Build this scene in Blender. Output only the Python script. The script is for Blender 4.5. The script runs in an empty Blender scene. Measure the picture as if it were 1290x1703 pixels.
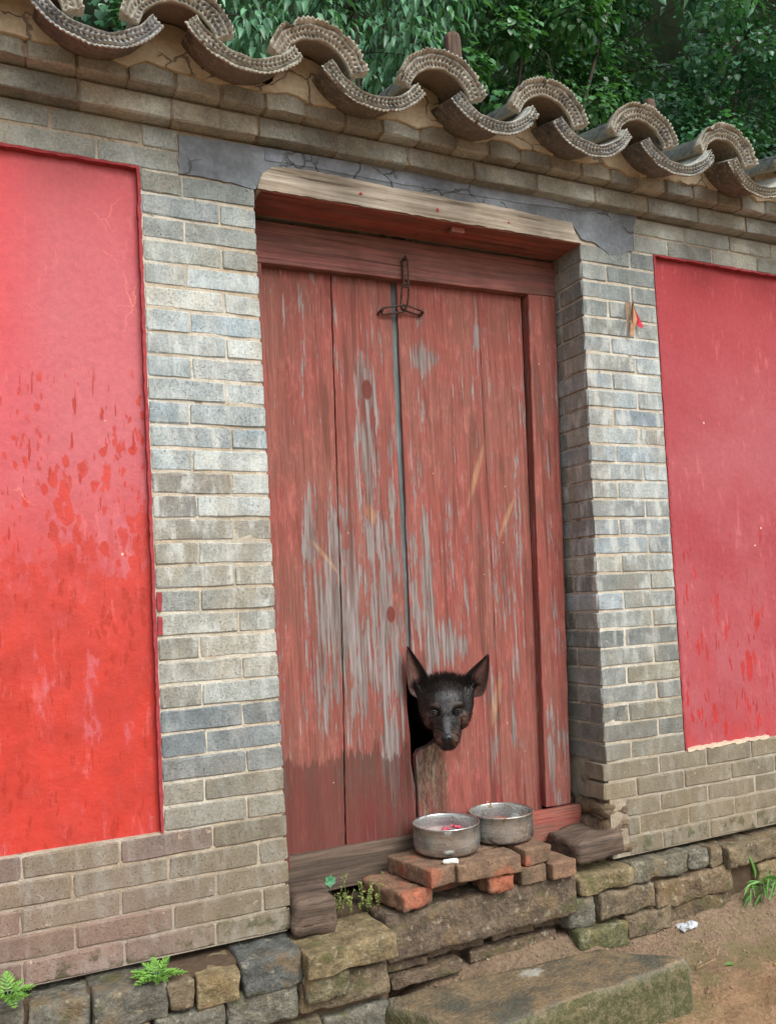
import bpy, bmesh, math, random
import numpy as np
from mathutils import Vector, Matrix, Euler, noise as mnoise
R = math.radians
sc = bpy.context.scene
col = sc.collection
random.seed(7)
rng = np.random.default_rng(7)

# ------------------------------------------------------------ camera
CAM_POS = Vector((0.0, -2.51031649, 1.45))
cr = Vector((0.90532688, -0.42184166, -0.04932391)); cu = Vector((0.02557596, -0.0617742, 0.99776241)); cf = Vector((0.4239447, 0.90456263, 0.04513684))
cam = bpy.data.cameras.new('camera'); co = bpy.data.objects.new('camera', cam); col.objects.link(co)
co.matrix_world = Matrix(((cr.x, cu.x, -cf.x, CAM_POS.x), (cr.y, cu.y, -cf.y, CAM_POS.y), (cr.z, cu.z, -cf.z, CAM_POS.z), (0, 0, 0, 1)))
cam.sensor_fit = 'VERTICAL'; cam.sensor_height = 24; cam.lens = 1400 / 1703 * 24; cam.shift_y = 90 / 1703
cam.clip_start = .05; cam.clip_end = 500
sc.camera = co

# ------------------------------------------------------------ light: bright overcast day
SUN_EL, SUN_AZ = R(47), R(164)      # azimuth measured from +y clockwise
w = bpy.data.worlds.new('World'); sc.world = w; w.use_nodes = True
wn = w.node_tree; bg = wn.nodes['Background']
sky = wn.nodes.new('ShaderNodeTexSky'); sky.sky_type = 'NISHITA'; sky.sun_disc = False
sky.sun_elevation = SUN_EL; sky.sun_rotation = SUN_AZ; sky.dust_density = 4; sky.ozone_density = .6
hs = wn.nodes.new('ShaderNodeHueSaturation'); hs.inputs['Saturation'].default_value = .35
wn.links.new(sky.outputs[0], hs.inputs['Color']); wn.links.new(hs.outputs[0], bg.inputs[0]); bg.inputs[1].default_value = .15
sl = bpy.data.lights.new('sun', 'SUN'); so = bpy.data.objects.new('sun', sl); col.objects.link(so)
sl.energy = 1.05; sl.angle = R(28); sl.color = (1, .985, .965)
sd = Vector((math.sin(SUN_AZ) * math.cos(SUN_EL), math.cos(SUN_AZ) * math.cos(SUN_EL), math.sin(SUN_EL)))
so.rotation_euler = sd.to_track_quat('Z', 'Y').to_euler(); so.location = (0, -5, 8)
sc.view_settings.view_transform = 'Standard'; sc.view_settings.look = 'None'
sc.view_settings.gamma = 1; sc.view_settings.use_curve_mapping = False
sc.view_settings.exposure = 0.80

# ------------------------------------------------------------ helpers
def at(px, py, y):                       # pixel of the photograph -> point on the real plane y = const
    d = cf + cr * ((px - 645) / 1400) - cu * ((py - 941.5) / 1400)
    return CAM_POS + d * ((y - CAM_POS.y) / d.y)
def lin(c): c /= 255; return c / 12.92 if c < .04045 else ((c + .055) / 1.055) ** 2.4
def srgb(r, g, b, k=.8): return (lin(r) * k, lin(g) * k, lin(b) * k, 1)
def smooth(a, b, x):
    t = min(1, max(0, (x - a) / (b - a))); return t * t * (3 - 2 * t)
def link(name, me, m=None, parent=None, loc=None, color=None):
    if m and not me.materials: me.materials.append(m)
    o = bpy.data.objects.new(name, me); col.objects.link(o)
    if loc is not None: o.location = loc
    if parent: o.parent = parent
    if color: o.color = color
    return o
def mesh(name, vs, fs, sm=False):
    me = bpy.data.meshes.new(name); me.from_pydata([tuple(v) for v in vs], [], [tuple(f) for f in fs]); me.update()
    if sm: me.polygons.foreach_set('use_smooth', [True] * len(me.polygons))
    return me
def tag(o, label=None, cat=None, group=None, kind=None):
    for k, v in (('label', label), ('category', cat), ('group', group), ('kind', kind)):
        if v: o[k] = v
    return o
def empty(name, loc, label, cat, group=None):
    o = bpy.data.objects.new(name, None); col.objects.link(o); o.location = loc; o.empty_display_size = .05
    bpy.context.view_layer.update()
    return tag(o, label, cat, group)
def part(name, me, m, root, wl=(0, 0, 0), color=None, rot=None):      # wl in world coordinates, root unrotated
    o = link(name, me, m, root, Vector(wl) - root.location, color)
    if rot: o.rotation_euler = rot
    return o
def fbm(p, s, o=3):
    v = 0; a = 1
    for i in range(o):
        v += a * mnoise.noise(Vector(p) * s * (2 ** i)); a *= .5
    return v
def box_me(name, x0, x1, y0, y1, z0, z1):
    v = [(x, y, z) for x in (x0, x1) for y in (y0, y1) for z in (z0, z1)]
    return mesh(name, v, [(0, 1, 3, 2), (4, 6, 7, 5), (0, 4, 5, 1), (2, 3, 7, 6), (0, 2, 6, 4), (1, 5, 7, 3)])

# ---- irregular rounded block (stone, brick, timber)
def block_me(name, sx, sy, sz, n=(8, 4, 4), rnd=.15, amp=.004, sc_=14, seed=0, rad=None, flat=False, o=3):
    bm = bmesh.new(); bmesh.ops.create_cube(bm, size=1)
    h = Vector((sx, sy, sz)) / 2
    r_ = rad if rad else min(sx, sy, sz) * rnd
    vs, fs, idx = [], [], {}
    bm.free()
    def key(i, j, k):
        if (i, j, k) not in idx:
            p = Vector(((i / n[0] * 2 - 1), (j / n[1] * 2 - 1), (k / n[2] * 2 - 1)))
            # pull first inner ring close to the edge so that the rounding is tight
            q = [c if abs(c) > .9999 else c / (1 - 2 / n[a]) * (1 - r_ / h[a]) if n[a] > 2 else c for a, c in enumerate(p)]
            P = Vector([q[a] * h[a] for a in range(3)])
            core = Vector([max(-(h[a] - r_), min(h[a] - r_, P[a])) for a in range(3)])
            d = P - core
            if d.length > 1e-9: P = core + d.normalized() * min(r_, max(abs(c) for c in d) if True else r_)
            so_ = Vector((seed * 7.3, seed * 3.1, seed * 1.7))
            dd = Vector((fbm(P * 1 + so_, sc_, o), fbm(P + so_ + Vector((9, 0, 0)), sc_, o), fbm(P + so_ + Vector((0, 9, 0)), sc_, o))) * amp
            idx[(i, j, k)] = len(vs); vs.append(P + dd)
        return idx[(i, j, k)]
    for a, b, c in ((0, 1, 2), (1, 2, 0), (2, 0, 1)):
        for s in (0, 1):
            for i in range(n[a]):
                for j in range(n[b]):
                    q = []
                    for di, dj in ((0, 0), (1, 0), (1, 1), (0, 1)):
                        t = [0, 0, 0]; t[a] = i + di; t[b] = j + dj; t[c] = n[c] * s; q.append(key(*t))
                    fs.append(q if s else q[::-1])
    return mesh(name, vs, fs, not flat)

# ---- light brick with chamfered, slightly crooked edges; origin at its centre front edge
def brick_me(L, D, H, seed):
    rd = random.Random(seed); c = .0036
    vs, fs = [], []
    st = [(0, 1), (c, 0), (L * rd.uniform(.3, .45), 0), (L * rd.uniform(.6, .75), 0), (L - c, 0), (L, 1)]
    for x, ins in st:
        i = c if ins else 0
        prof = [(0 + i, c + i), (0 + i, H - c - i), (c + i, H - i), (D - c, H - i), (D, H - c - i), (D, c + i), (D - c, i), (c + i, i)]
        for (y, z) in prof:
            j = .0022
            vs.append((x - L / 2 + rd.uniform(-j, j), y + rd.uniform(-j, j) * .6, z - H / 2 + rd.uniform(-j, j)))
    for s in range(len(st) - 1):
        for k in range(8):
            a = s * 8 + k; b = s * 8 + (k + 1) % 8; fs.append((a, a + 8, b + 8, b))
    fs.append(list(range(8))); fs.append([len(vs) - 8 + k for k in range(7, -1, -1)])
    me = mesh('brick', vs, fs); return me

# ---- grid sheet with thickness cut by a polygon: outline in (x,z), extruded in y
def slab_poly(name, pts, y0, y1, jit=0, sub=0, seed=1, holes=None):
    rd = random.Random(seed)
    P = []
    for i in range(len(pts)):
        a, b = Vector(pts[i]), Vector(pts[(i + 1) % len(pts)])
        m = max(1, int((b - a).length / sub)) if sub else 1
        for k in range(m):
            p = a.lerp(b, k / m)
            if jit: p = p + Vector((rd.uniform(-jit, jit), rd.uniform(-jit, jit)))
            P.append(p)
    n = len(P)
    bm = bmesh.new()
    f = [bm.verts.new((p.x, y0, p.y)) for p in P]; g = [bm.verts.new((p.x, y1, p.y)) for p in P]
    e = []
    for i in range(n):
        bm.faces.new((f[i], g[i], g[(i + 1) % n], f[(i + 1) % n]))
    fr = bm.faces.new(f); bk = bm.faces.new(g[::-1])
    bmesh.ops.recalc_face_normals(bm, faces=bm.faces)
    bmesh.ops.triangulate(bm, faces=[x for x in bm.faces if len(x.verts) > 4])
    me = bpy.data.meshes.new(name); bm.to_mesh(me); bm.free(); return me

def tube(name, path, r, n=6, closed=False, sm=True, rr=None):
    vs, fs = [], []; m = len(path); P = [Vector(p) for p in path]
    up = Vector((0.13, .31, .94)); prev = None
    for i in range(m):
        t = (P[(i + 1) % m] - P[i - 1]) if closed else (P[min(i + 1, m - 1)] - P[max(i - 1, 0)])
        t.normalize()
        a = t.cross(up if prev is None else prev.cross(t) * -1 if False else up)
        if a.length < .1: a = t.cross(Vector((1, 0, 0)))
        a.normalize(); b = t.cross(a)
        q = rr[i] if rr else r
        for k in range(n):
            an = 2 * math.pi * k / n; vs.append(P[i] + a * math.cos(an) * q + b * math.sin(an) * q)
    for i in range(m if closed else m - 1):
        for k in range(n):
            a0 = i * n + k; a1 = i * n + (k + 1) % n; b0 = ((i + 1) % m) * n + k; b1 = ((i + 1) % m) * n + (k + 1) % n
            fs.append((a0, a1, b1, b0))
    if not closed: fs.append(list(range(n))[::-1]); fs.append([(m - 1) * n + k for k in range(n)])
    return mesh(name, vs, fs, sm)
def join_me(name, mes, sm=True):
    vs, fs = [], []
    for me in mes:
        o = len(vs); vs += [v.co.copy() for v in me.vertices]; fs += [[i + o for i in p.vertices] for p in me.polygons]
    return mesh(name, vs, fs, sm)

# ------------------------------------------------------------ materials
class M:
    def __init__(s, name, rough=.85):
        s.m = bpy.data.materials.new(name); s.m.use_nodes = True; s.t = s.m.node_tree; s.b = s.t.nodes['Principled BSDF']
        s.b.inputs['Roughness'].default_value = rough; s.b.inputs['Specular IOR Level'].default_value = .3
        s.g = s.t.nodes.new('ShaderNodeNewGeometry'); s.oi = s.t.nodes.new('ShaderNodeObjectInfo')
        sx = s.t.nodes.new('ShaderNodeSeparateXYZ'); s.l(s.g.outputs['Position'], sx.inputs[0])
        s.X, s.Y, s.Z = sx.outputs; s.pos = s.g.outputs['Position']; s.oc = s.oi.outputs['Color']; s.rnd = s.oi.outputs['Random']
    def l(s, a, b): s.t.links.new(a, b)
    def put(s, i, v):
        if isinstance(v, bpy.types.NodeSocket): s.l(v, i)
        elif isinstance(v, (tuple, list)) and len(v) == 3 and i.type == 'RGBA': i.default_value = (*v, 1)
        elif isinstance(v, (tuple, list)) and len(v) == 4 and i.type == 'VECTOR': i.default_value = v[:3]
        else: i.default_value = v
    def math(s, op, a, b=0., c=None, clamp=False):
        n = s.t.nodes.new('ShaderNodeMath'); n.operation = op; n.use_clamp = clamp
        s.put(n.inputs[0], a); s.put(n.inputs[1], b)
        if c is not None: s.put(n.inputs[2], c)
        return n.outputs[0]
    def vscale(s, sx, sy, sz, rnd=0, v=None):
        n = s.t.nodes.new('ShaderNodeVectorMath'); n.operation = 'MULTIPLY'; s.put(n.inputs[0], v or s.pos); n.inputs[1].default_value = (sx, sy, sz)
        if not rnd: return n.outputs[0]
        k = s.t.nodes.new('ShaderNodeVectorMath'); k.operation = 'ADD'; s.l(n.outputs[0], k.inputs[0])
        s.l(s.math('MULTIPLY', s.rnd, rnd), k.inputs[1]); return k.outputs[0]
    def noise(s, scale, det=5, v=None, rough=.6, dist=0):
        n = s.t.nodes.new('ShaderNodeTexNoise'); s.put(n.inputs['Vector'], v or s.pos); n.inputs['Scale'].default_value = scale
        n.inputs['Detail'].default_value = det; n.inputs['Roughness'].default_value = rough; n.inputs['Distortion'].default_value = dist
        return n.outputs['Fac']
    def vor(s, scale, v=None, feat='F1', rand=1):
        n = s.t.nodes.new('ShaderNodeTexVoronoi'); n.feature = feat; s.put(n.inputs['Vector'], v or s.pos); n.inputs['Scale'].default_value = scale
        n.inputs['Randomness'].default_value = rand; return n.outputs[0]
    def rng(s, v, a, b, c=0., d=1., sm=True):
        n = s.t.nodes.new('ShaderNodeMapRange'); n.interpolation_type = 'SMOOTHSTEP' if sm else 'LINEAR'
        s.put(n.inputs[0], v)
        for i, q in enumerate((a, b, c, d)): s.put(n.inputs[i + 1], q)
        return n.outputs[0]
    def mix(s, f, a, b, mode='MIX'):
        n = s.t.nodes.new('ShaderNodeMix'); n.data_type = 'RGBA'; n.blend_type = mode
        s.put(n.inputs[0], f); s.put(n.inputs[6], a); s.put(n.inputs[7], b); return n.outputs[2]
    def mul(s, a, k):           # colour times scalar
        n = s.t.nodes.new('ShaderNodeVectorMath'); n.operation = 'SCALE'; s.put(n.inputs[0], a); s.put(n.inputs[3], k); return n.outputs[0]
    def bump(s, h, dist, strength=1., prev=None):
        n = s.t.nodes.new('ShaderNodeBump'); s.put(n.inputs['Height'], h); n.inputs['Distance'].default_value = dist; n.inputs['Strength'].default_value = strength
        if prev: s.l(prev, n.inputs['Normal'])
        return n.outputs[0]
    def blob(s, x, z, rx, rz):
        a = s.math('DIVIDE', s.math('SUBTRACT', s.X, x), rx); b = s.math('DIVIDE', s.math('SUBTRACT', s.Z, z), rz)
        r2 = s.math('ADD', s.math('MULTIPLY', a, a), s.math('MULTIPLY', b, b))
        return s.math('SUBTRACT', 1., r2, clamp=True)
    def done(s, c, nrm=None, rough=None, metal=None):
        s.put(s.b.inputs['Base Color'], c)
        if nrm: s.l(nrm, s.b.inputs['Normal'])
        if rough is not None: s.put(s.b.inputs['Roughness'], rough)
        if metal is not None: s.put(s.b.inputs['Metallic'], metal)
        return s.m

def stain(s, c):        # damp and earth splash climbing the foot of the wall, over brick and joint alike
    n = s.noise(5, 5, s.vscale(1, 1, .7)); f = s.math('MULTIPLY', s.rng(s.math('ADD', s.Z, s.math('MULTIPLY', n, .5)), 1.35, .75), .62)
    c = s.mix(f, c, s.mix(s.rng(s.X, .7, .2), srgb(128, 116, 96, .85), srgb(132, 108, 96, .85)))
    f2 = s.math('MULTIPLY', s.rng(s.noise(3.2, 5, s.vscale(1, 1, .5)), .5, .66), .38)
    return s.mix(f2, c, srgb(146, 134, 112, .85))
def mat_brick():
    s = M('grey_brick', .92)
    n1 = s.noise(16, 6, s.vscale(1, 1, 1, 30)); n2 = s.noise(120, 4); n3 = s.noise(1, 5, s.vscale(75, 75, 9, 0), .65)
    c = s.mul(s.oc, s.rng(n1, .25, .75, .78, 1.18))
    c = s.mul(c, s.rng(n2, .25, .75, .8, 1.18))
    warm = s.rng(s.noise(9, 3, s.vscale(1, 1, 1, 11)), .45, .7)
    c = s.mix(s.math('MULTIPLY', warm, .35), c, s.mix(1., c, (1.12, .93, .74), 'MULTIPLY'))
    c = stain(s, c)
    # lime-washed bloom: strongest mid-height, run-off streaks
    hgt = s.math('MULTIPLY', s.rng(s.Z, .9, 1.6), s.rng(s.Z, 2.75, 2.3))
    bloom = s.math('MULTIPLY', s.rng(s.noise(22, 6, s.vscale(1, 1, .35)), .46, .66), s.math('ADD', .14, s.math('MULTIPLY', hgt, .5)))
    c = s.mix(bloom, c, srgb(205, 210, 205, .85))
    st = s.math('MULTIPLY', s.rng(n3, .58, .7), s.rng(s.noise(7, 3), .42, .62))
    c = s.mix(s.math('MULTIPLY', st, .28), c, srgb(116, 106, 92))
    smear = s.rng(s.noise(40, 6, dist=.6), .64, .7)
    c = s.mix(s.math('MULTIPLY', smear, .5), c, srgb(205, 190, 165))
    pit = s.rng(s.noise(230, 3), .3, .42)
    c = s.mul(c, s.math('ADD', .6, s.math('MULTIPLY', pit, .4)))
    moss = s.math('MULTIPLY', s.rng(s.Z, .62, .48), s.rng(s.noise(18, 5), .5, .62))
    c = s.mix(s.math('MULTIPLY', moss, .8), c, srgb(70, 74, 44))
    h = s.math('ADD', s.math('MULTIPLY', n1, 1.), s.math('ADD', s.math('MULTIPLY', n2, .5), s.math('MULTIPLY', pit, .3)))
    return s.done(c, s.bump(h, .0045, 1))
def mat_mortar():
    s = M('lime_mortar', .95)
    n = s.noise(30, 6); n2 = s.noise(200, 3)
    c = s.mix(s.rng(s.noise(3.5, 4), .4, .65), srgb(206, 200, 184), srgb(188, 174, 150))
    c = stain(s, c)
    top = s.rng(s.Z, 2.75, 2.95)
    c = s.mix(s.math('MULTIPLY', top, .75), c, srgb(156, 138, 114))
    c = s.mul(c, s.rng(n, .25, .75, .82, 1.15)); c = s.mul(c, s.rng(n2, .3, .7, .85, 1.1))
    hole = s.rng(s.noise(13, 3), .62, .7)
    c = s.mix(s.math('MULTIPLY', hole, .7), c, srgb(90, 78, 64))
    return s.done(c, s.bump(s.math('ADD', n, s.math('MULTIPLY', n2, .4)), .006, 1))
def mat_panel(left):
    s = M('red_limewash_left' if left else 'red_limewash_right', .8)
    if left:
        pale, pale2, wet, zt, zb = srgb(204, 112, 118, .72), srgb(198, 98, 106, .72), srgb(204, 56, 36, .68), 2.22, 1.35
    else:
        pale, pale2, wet, zt, zb = srgb(180, 94, 100, .72), srgb(170, 72, 78, .72), srgb(178, 44, 42, .8), 1.75, .6
    c = s.mix(s.rng(s.noise(2.2, 6), .35, .7), pale, pale2)
    if left:
        c = s.mix(s.math('MULTIPLY', s.rng(s.Z, 2.45, 2.8), .55), c, srgb(196, 92, 96, .85))
        c = s.mix(s.math('MULTIPLY', s.rng(s.X, .22, -.1), s.rng(s.Z, 2.5, 1.8, 1., .35)), c, srgb(212, 76, 80, .8))
    else:
        c = s.mix(s.math('MULTIPLY', s.rng(s.Z, 2.1, 2.75), .9), c, srgb(166, 62, 66, .8))
    c = s.mul(c, s.rng(s.noise(70, 5), .3, .7, .93, 1.06))
    # damp: separate drops high up, merging lower down; soft paler runs remain
    e = s.rng(s.Z, zt, zb, 0., 1., False)
    wob = s.t.nodes.new('ShaderNodeTexNoise'); wob.inputs['Scale'].default_value = 26; wob.inputs['Detail'].default_value = 4; s.l(s.pos, wob.inputs['Vector'])
    wv = s.t.nodes.new('ShaderNodeVectorMath'); wv.operation = 'MULTIPLY_ADD'; s.l(wob.outputs['Color'], wv.inputs[0]); wv.inputs[1].default_value = (.035, .0, .05); s.l(s.pos, wv.inputs[2])
    big = s.noise(1, 6, s.vscale(7, 7, 3.6), .6, .3)
    wetc = s.mul(wet, s.rng(s.noise(12, 5), .3, .7, .86, 1.12))
    def drops(sx, sz, r0, r1, jit):
        d = s.vor(1, s.vscale(sx, sx, sz, v=wv.outputs[0])); r_ = s.math('ADD', s.math('MULTIPLY', e, r1), s.math('ADD', r0, s.math('MULTIPLY', s.math('SUBTRACT', big, .5), jit)))
        return s.rng(s.math('SUBTRACT', d, r_), .05, -.05)
    if left:
        d1 = drops(30, 14, .08, .55, 1.9); d2 = drops(56, 19, .10, .45, 2.4); d3 = drops(15, 8, -.18, .85, 1.8)
        mk = s.math('MAXIMUM', s.math('MULTIPLY', d1, .9), s.math('MAXIMUM', s.math('MULTIPLY', d2, .8), s.math('MULTIPLY', d3, .85)))
        solid = s.math('MULTIPLY', s.rng(e, .25, 1.1), s.rng(s.noise(1, 7, s.vscale(17, 17, 4.2), .70), .60, .50)); mk = s.math('MAXIMUM', mk, solid)
        mk = s.math('MULTIPLY', mk, s.rng(e, 0., .12))
        c = s.mix(s.rng(e, .3, 1.1, 0, .42), c, srgb(210, 80, 74, .72))
        c = s.mix(s.math('MULTIPLY', mk, .93), c, wetc)
    else:
        soft = s.math('MULTIPLY', s.rng(e, .15, 1.1), s.rng(s.noise(1, 5, s.vscale(6, 6, 2.5), .6), .35, .62)); mk = s.math('MULTIPLY', soft, .75)
        mk = s.math('MAXIMUM', mk, s.math('MULTIPLY', drops(44, 8, .06, .28, 2.0), .9)); mk = s.math('MULTIPLY', mk, s.rng(e, 0., .1))
        c = s.mix(mk, c, wetc)
    if left:
        dk = drops(44, 13, .06, .12, 2.4); c = s.mix(s.math('MULTIPLY', s.math('MULTIPLY', dk, s.rng(e, .1, .4)), .6), c, s.mul(wet, .72))
    dr = s.math('MULTIPLY', s.rng(s.noise(1, 2, s.vscale(85, 85, 11), .4), .66, .69), s.rng(e, 0, .15))
    c = s.mix(s.math('MULTIPLY', dr, .75), c, s.mul(wet, .75))
    # bloom + hairline cracks + chips
    c = s.mix(s.math('MULTIPLY', s.rng(s.noise(1, 6, s.vscale(26, 26, 7), .7), .57, .72), .28), c, srgb(238, 140, 140))
    n = s.t.nodes.new('ShaderNodeTexNoise'); n.inputs['Scale'].default_value = 9; n.inputs['Detail'].default_value = 6; s.l(s.pos, n.inputs['Vector'])
    v2 = s.t.nodes.new('ShaderNodeVectorMath'); v2.operation = 'MULTIPLY_ADD'; s.l(n.outputs['Color'], v2.inputs[0]); v2.inputs[1].default_value = (.16, .16, .16); s.l(s.pos, v2.inputs[2])
    cr_ = s.vor(4.5, s.vscale(1, 1, 1.5, v=v2.outputs[0]), 'DISTANCE_TO_EDGE')
    crm = s.math('MULTIPLY', s.rng(cr_, .010, .002), s.rng(s.noise(2.4, 2), .5, .6))
    crm = s.math('MULTIPLY', crm, s.rng(s.Z, 1.5, 1.8) if left else .15)
    c = s.mix(s.math('MULTIPLY', crm, .55), c, srgb(240, 150, 130))
    chip = s.rng(s.vor(9, s.pos), .045, .03); c = s.mix(s.math('MULTIPLY', chip, s.rng(s.noise(5, 1), .55, .6)), c, srgb(230, 190, 170))
    return s.done(c, s.bump(s.math('ADD', s.noise(22, 6), s.math('ADD', s.math('MULTIPLY', s.noise(1, 5, s.vscale(90, 90, 12), .6), .3), s.math('MULTIPLY', s.noise(160, 3), .25))), .004, .9), s.rng(mk, 0, 1, .85, .6))
def mat_wood_red():
    s = M('weathered_red_wood', .8)
    g = s.noise(1, 6, s.vscale(95, 95, 3.2, 9), .7, .4); g2 = s.noise(1, 5, s.vscale(26, 26, 1.4, 5), .6, .5); fine = s.noise(1, 4, s.vscale(260, 260, 12, 3), .6)
    c = s.mix(s.rng(s.noise(3.4, 5), .38, .64), srgb(158, 88, 78, .74), srgb(144, 94, 82, .74))
    c = s.mix(s.rng(s.noise(1, 4, s.vscale(7, 7, 1.6, 13)), .45, .65, 0, .7), c, srgb(142, 92, 80))
    c = s.mix(s.rng(g2, .42, .7), c, srgb(146, 76, 68, .82))
    c = s.mul(c, s.rng(g, .25, .75, .74, 1.2)); c = s.mul(c, s.rng(fine, .3, .7, .84, 1.12)); c = s.mix(s.rng(s.noise(1, 6, s.vscale(42, 42, 3, 31), .7, 1.), .52, .68, 0, .6), c, srgb(110, 62, 52)); c = s.mix(s.rng(s.noise(1, 6, s.vscale(30, 30, 10, 41), .75), .50, .72, 0, .45), c, srgb(200, 124, 114)); c = s.mix(.3, c, s.mix(1., c, s.oc, 'MULTIPLY'))
    # bare grey patches
    px = [(602, 640, 26, 70), (606, 760, 28, 110), (612, 900, 24, 60), (585, 960, 26, 90), (520, 880, 24, 110), (538, 1010, 20, 110), (612, 1090, 34, 130), (535, 1130, 20, 110),
          (655, 1130, 26, 130), (655, 930, 14, 150), (692, 800, 16, 80), (705, 900, 16, 120), (705, 1020, 18, 90), (735, 1070, 60, 50), (715, 1290, 48, 85), (652, 1230, 26, 90), (818, 1150, 14, 60), (850, 1180, 10, 90), (908, 1280, 8, 70), (704, 596, 36, 36), (640, 1040, 60, 220), (560, 980, 60, 200), (700, 960, 30, 200)]
    m = None
    for (x, y, a, b) in px:
        p = at(x, y, .205); k = s.blob(p.x, p.z, a / 455, b / 455); m = k if m is None else s.math('MAXIMUM', m, k)
    blot = s.noise(1, 8, s.vscale(40, 40, 8), .75); m = s.math('ADD', m, s.rng(s.noise(1, 4, s.vscale(6, 6, 1.5, 0)), .48, .68, 0, .5))
    w_ = s.math('ADD', s.math('MULTIPLY', m, .17), s.math('ADD', s.math('ADD', s.math('MULTIPLY', g2, .5), s.math('MULTIPLY', blot, .75)), s.math('MULTIPLY', g, .65)))
    wm = s.math('ADD', s.math('MULTIPLY', s.rng(w_, 1.055, 1.085), .7), s.math('MULTIPLY', s.rng(w_, .98, 1.2), .3))
    bare = s.mix(s.rng(g, .3, .7), srgb(92, 84, 76), srgb(156, 154, 152)); bare = s.mul(bare, s.rng(fine, .3, .7, .85, 1.1))
    c = s.mix(s.math('MULTIPLY', wm, .88), c, bare)
    # rot and splash-brown at the hole
    p = at(718, 1295, .205); k = s.blob(p.x, p.z, .085, .2)
    c = s.mix(s.math('MULTIPLY', s.rng(s.math('ADD', s.math('MULTIPLY', k, .5), s.math('MULTIPLY', s.noise(30, 5), .5)), .42, .58), .85), c, s.mix(s.rng(s.noise(1, 7, s.vscale(70, 70, 22), .75), .36, .62), srgb(44, 36, 30), srgb(146, 128, 104)))
    # fresh yellow splinters
    for (x, y, a, b, sk) in ((790, 790, 7, 60, -.35), (842, 860, 6, 45, -.5), (822, 1170, 9, 52, -.3), (540, 925, 5, 34, .8), (617, 855, 10, 20, .2)):
        p = at(x, y, .205)
        xs = s.math('ADD', s.math('SUBTRACT', s.X, p.x), s.math('MULTIPLY', s.math('SUBTRACT', s.Z, p.z), sk))
        q = s.math('ADD', s.math('POWER', s.math('ABSOLUTE', s.math('DIVIDE', xs, a / 455)), 2.), s.math('POWER', s.math('ABSOLUTE', s.math('DIVIDE', s.math('SUBTRACT', s.Z, p.z), b / 455)), 2.))
        km = s.rng(s.math('SUBTRACT', s.math('ADD', q, s.math('MULTIPLY', g, 3.2)), 1.6), 1., .1)
        c = s.mix(s.math('MULTIPLY', km, .5), c, s.mul(srgb(198, 158, 116), s.rng(g, .3, .7, .6, 1.2)))
    # knots
    for (x, y, a) in ((610, 648, 11), (650, 1022, 9), (872, 1000, 0.1)):
        p = at(x, y, .205); k = s.blob(p.x, p.z, a / 455, a * 1.8 / 455); c = s.mix(s.rng(k, .1, .5), c, s.mul(srgb(104, 52, 44), s.rng(s.vor(180), 0, .6, .8, 1.3)))
    # damp foot of the left leaf, tide line ragged
    tide = s.math('ADD', s.math('MULTIPLY', s.noise(1, 6, s.vscale(26, 26, 2.5), .75), .30), .79)
    foot = s.math('MULTIPLY', s.rng(s.math('SUBTRACT', tide, s.Z), -.004, .012), s.rng(s.X, 1.34, 1.30))
    c = s.mix(s.math('MULTIPLY', foot, .72), c, s.mix(s.rng(g2, .4, .6), srgb(100, 52, 46), srgb(76, 60, 50)))
    foot2 = s.math('MULTIPLY', s.rng(s.Z, .9, .7), s.rng(g2, .45, .6)); c = s.mix(s.math('MULTIPLY', foot2, .6), c, srgb(120, 44, 42))
    # long run-off stains
    c = s.mix(s.math('MULTIPLY', s.rng(s.noise(1, 3, s.vscale(22, 22, 1.3, 21), .5, .8), .56, .66), .6), c, srgb(98, 56, 46))
    sp = s.rng(s.vor(20), .05, .035); c = s.mix(s.math('MULTIPLY', sp, s.rng(s.noise(11, 1), .55, .6)), c, srgb(225, 190, 175))
    h = s.math('ADD', s.math('MULTIPLY', g, .8), s.math('ADD', s.math('MULTIPLY', fine, .3), s.math('MULTIPLY', wm, -.25)))
    return s.done(c, s.bump(h, .0035, .9))
def mat_wood(name, a, b, hor=True, crack=.5):
    s = M(name, .88)
    v = s.vscale(3, 60, 90, 6) if hor else s.vscale(80, 80, 4, 6)
    g = s.noise(1, 6, v, .7, .5); g2 = s.noise(1, 4, s.vscale(2, 20, 26, 3) if hor else s.vscale(22, 22, 2, 3), .6, 1.)
    c = s.mix(s.rng(g2, .35, .65), a, b); c = s.mul(c, s.rng(g, .25, .75, .6, 1.25))
    ck = s.rng(s.noise(1, 3, s.vscale(2.2, 50, 75, 2) if hor else s.vscale(70, 70, 2.5, 2), .5), .36, .30)
    c = s.mix(s.math('MULTIPLY', ck, crack), c, srgb(60, 46, 36))
    c = s.mul(c, s.rng(s.noise(8, 4), .3, .7, .85, 1.1))
    return s.done(c, s.bump(s.math('SUBTRACT', g, s.math('MULTIPLY', ck, .6)), .005, .9))
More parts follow.
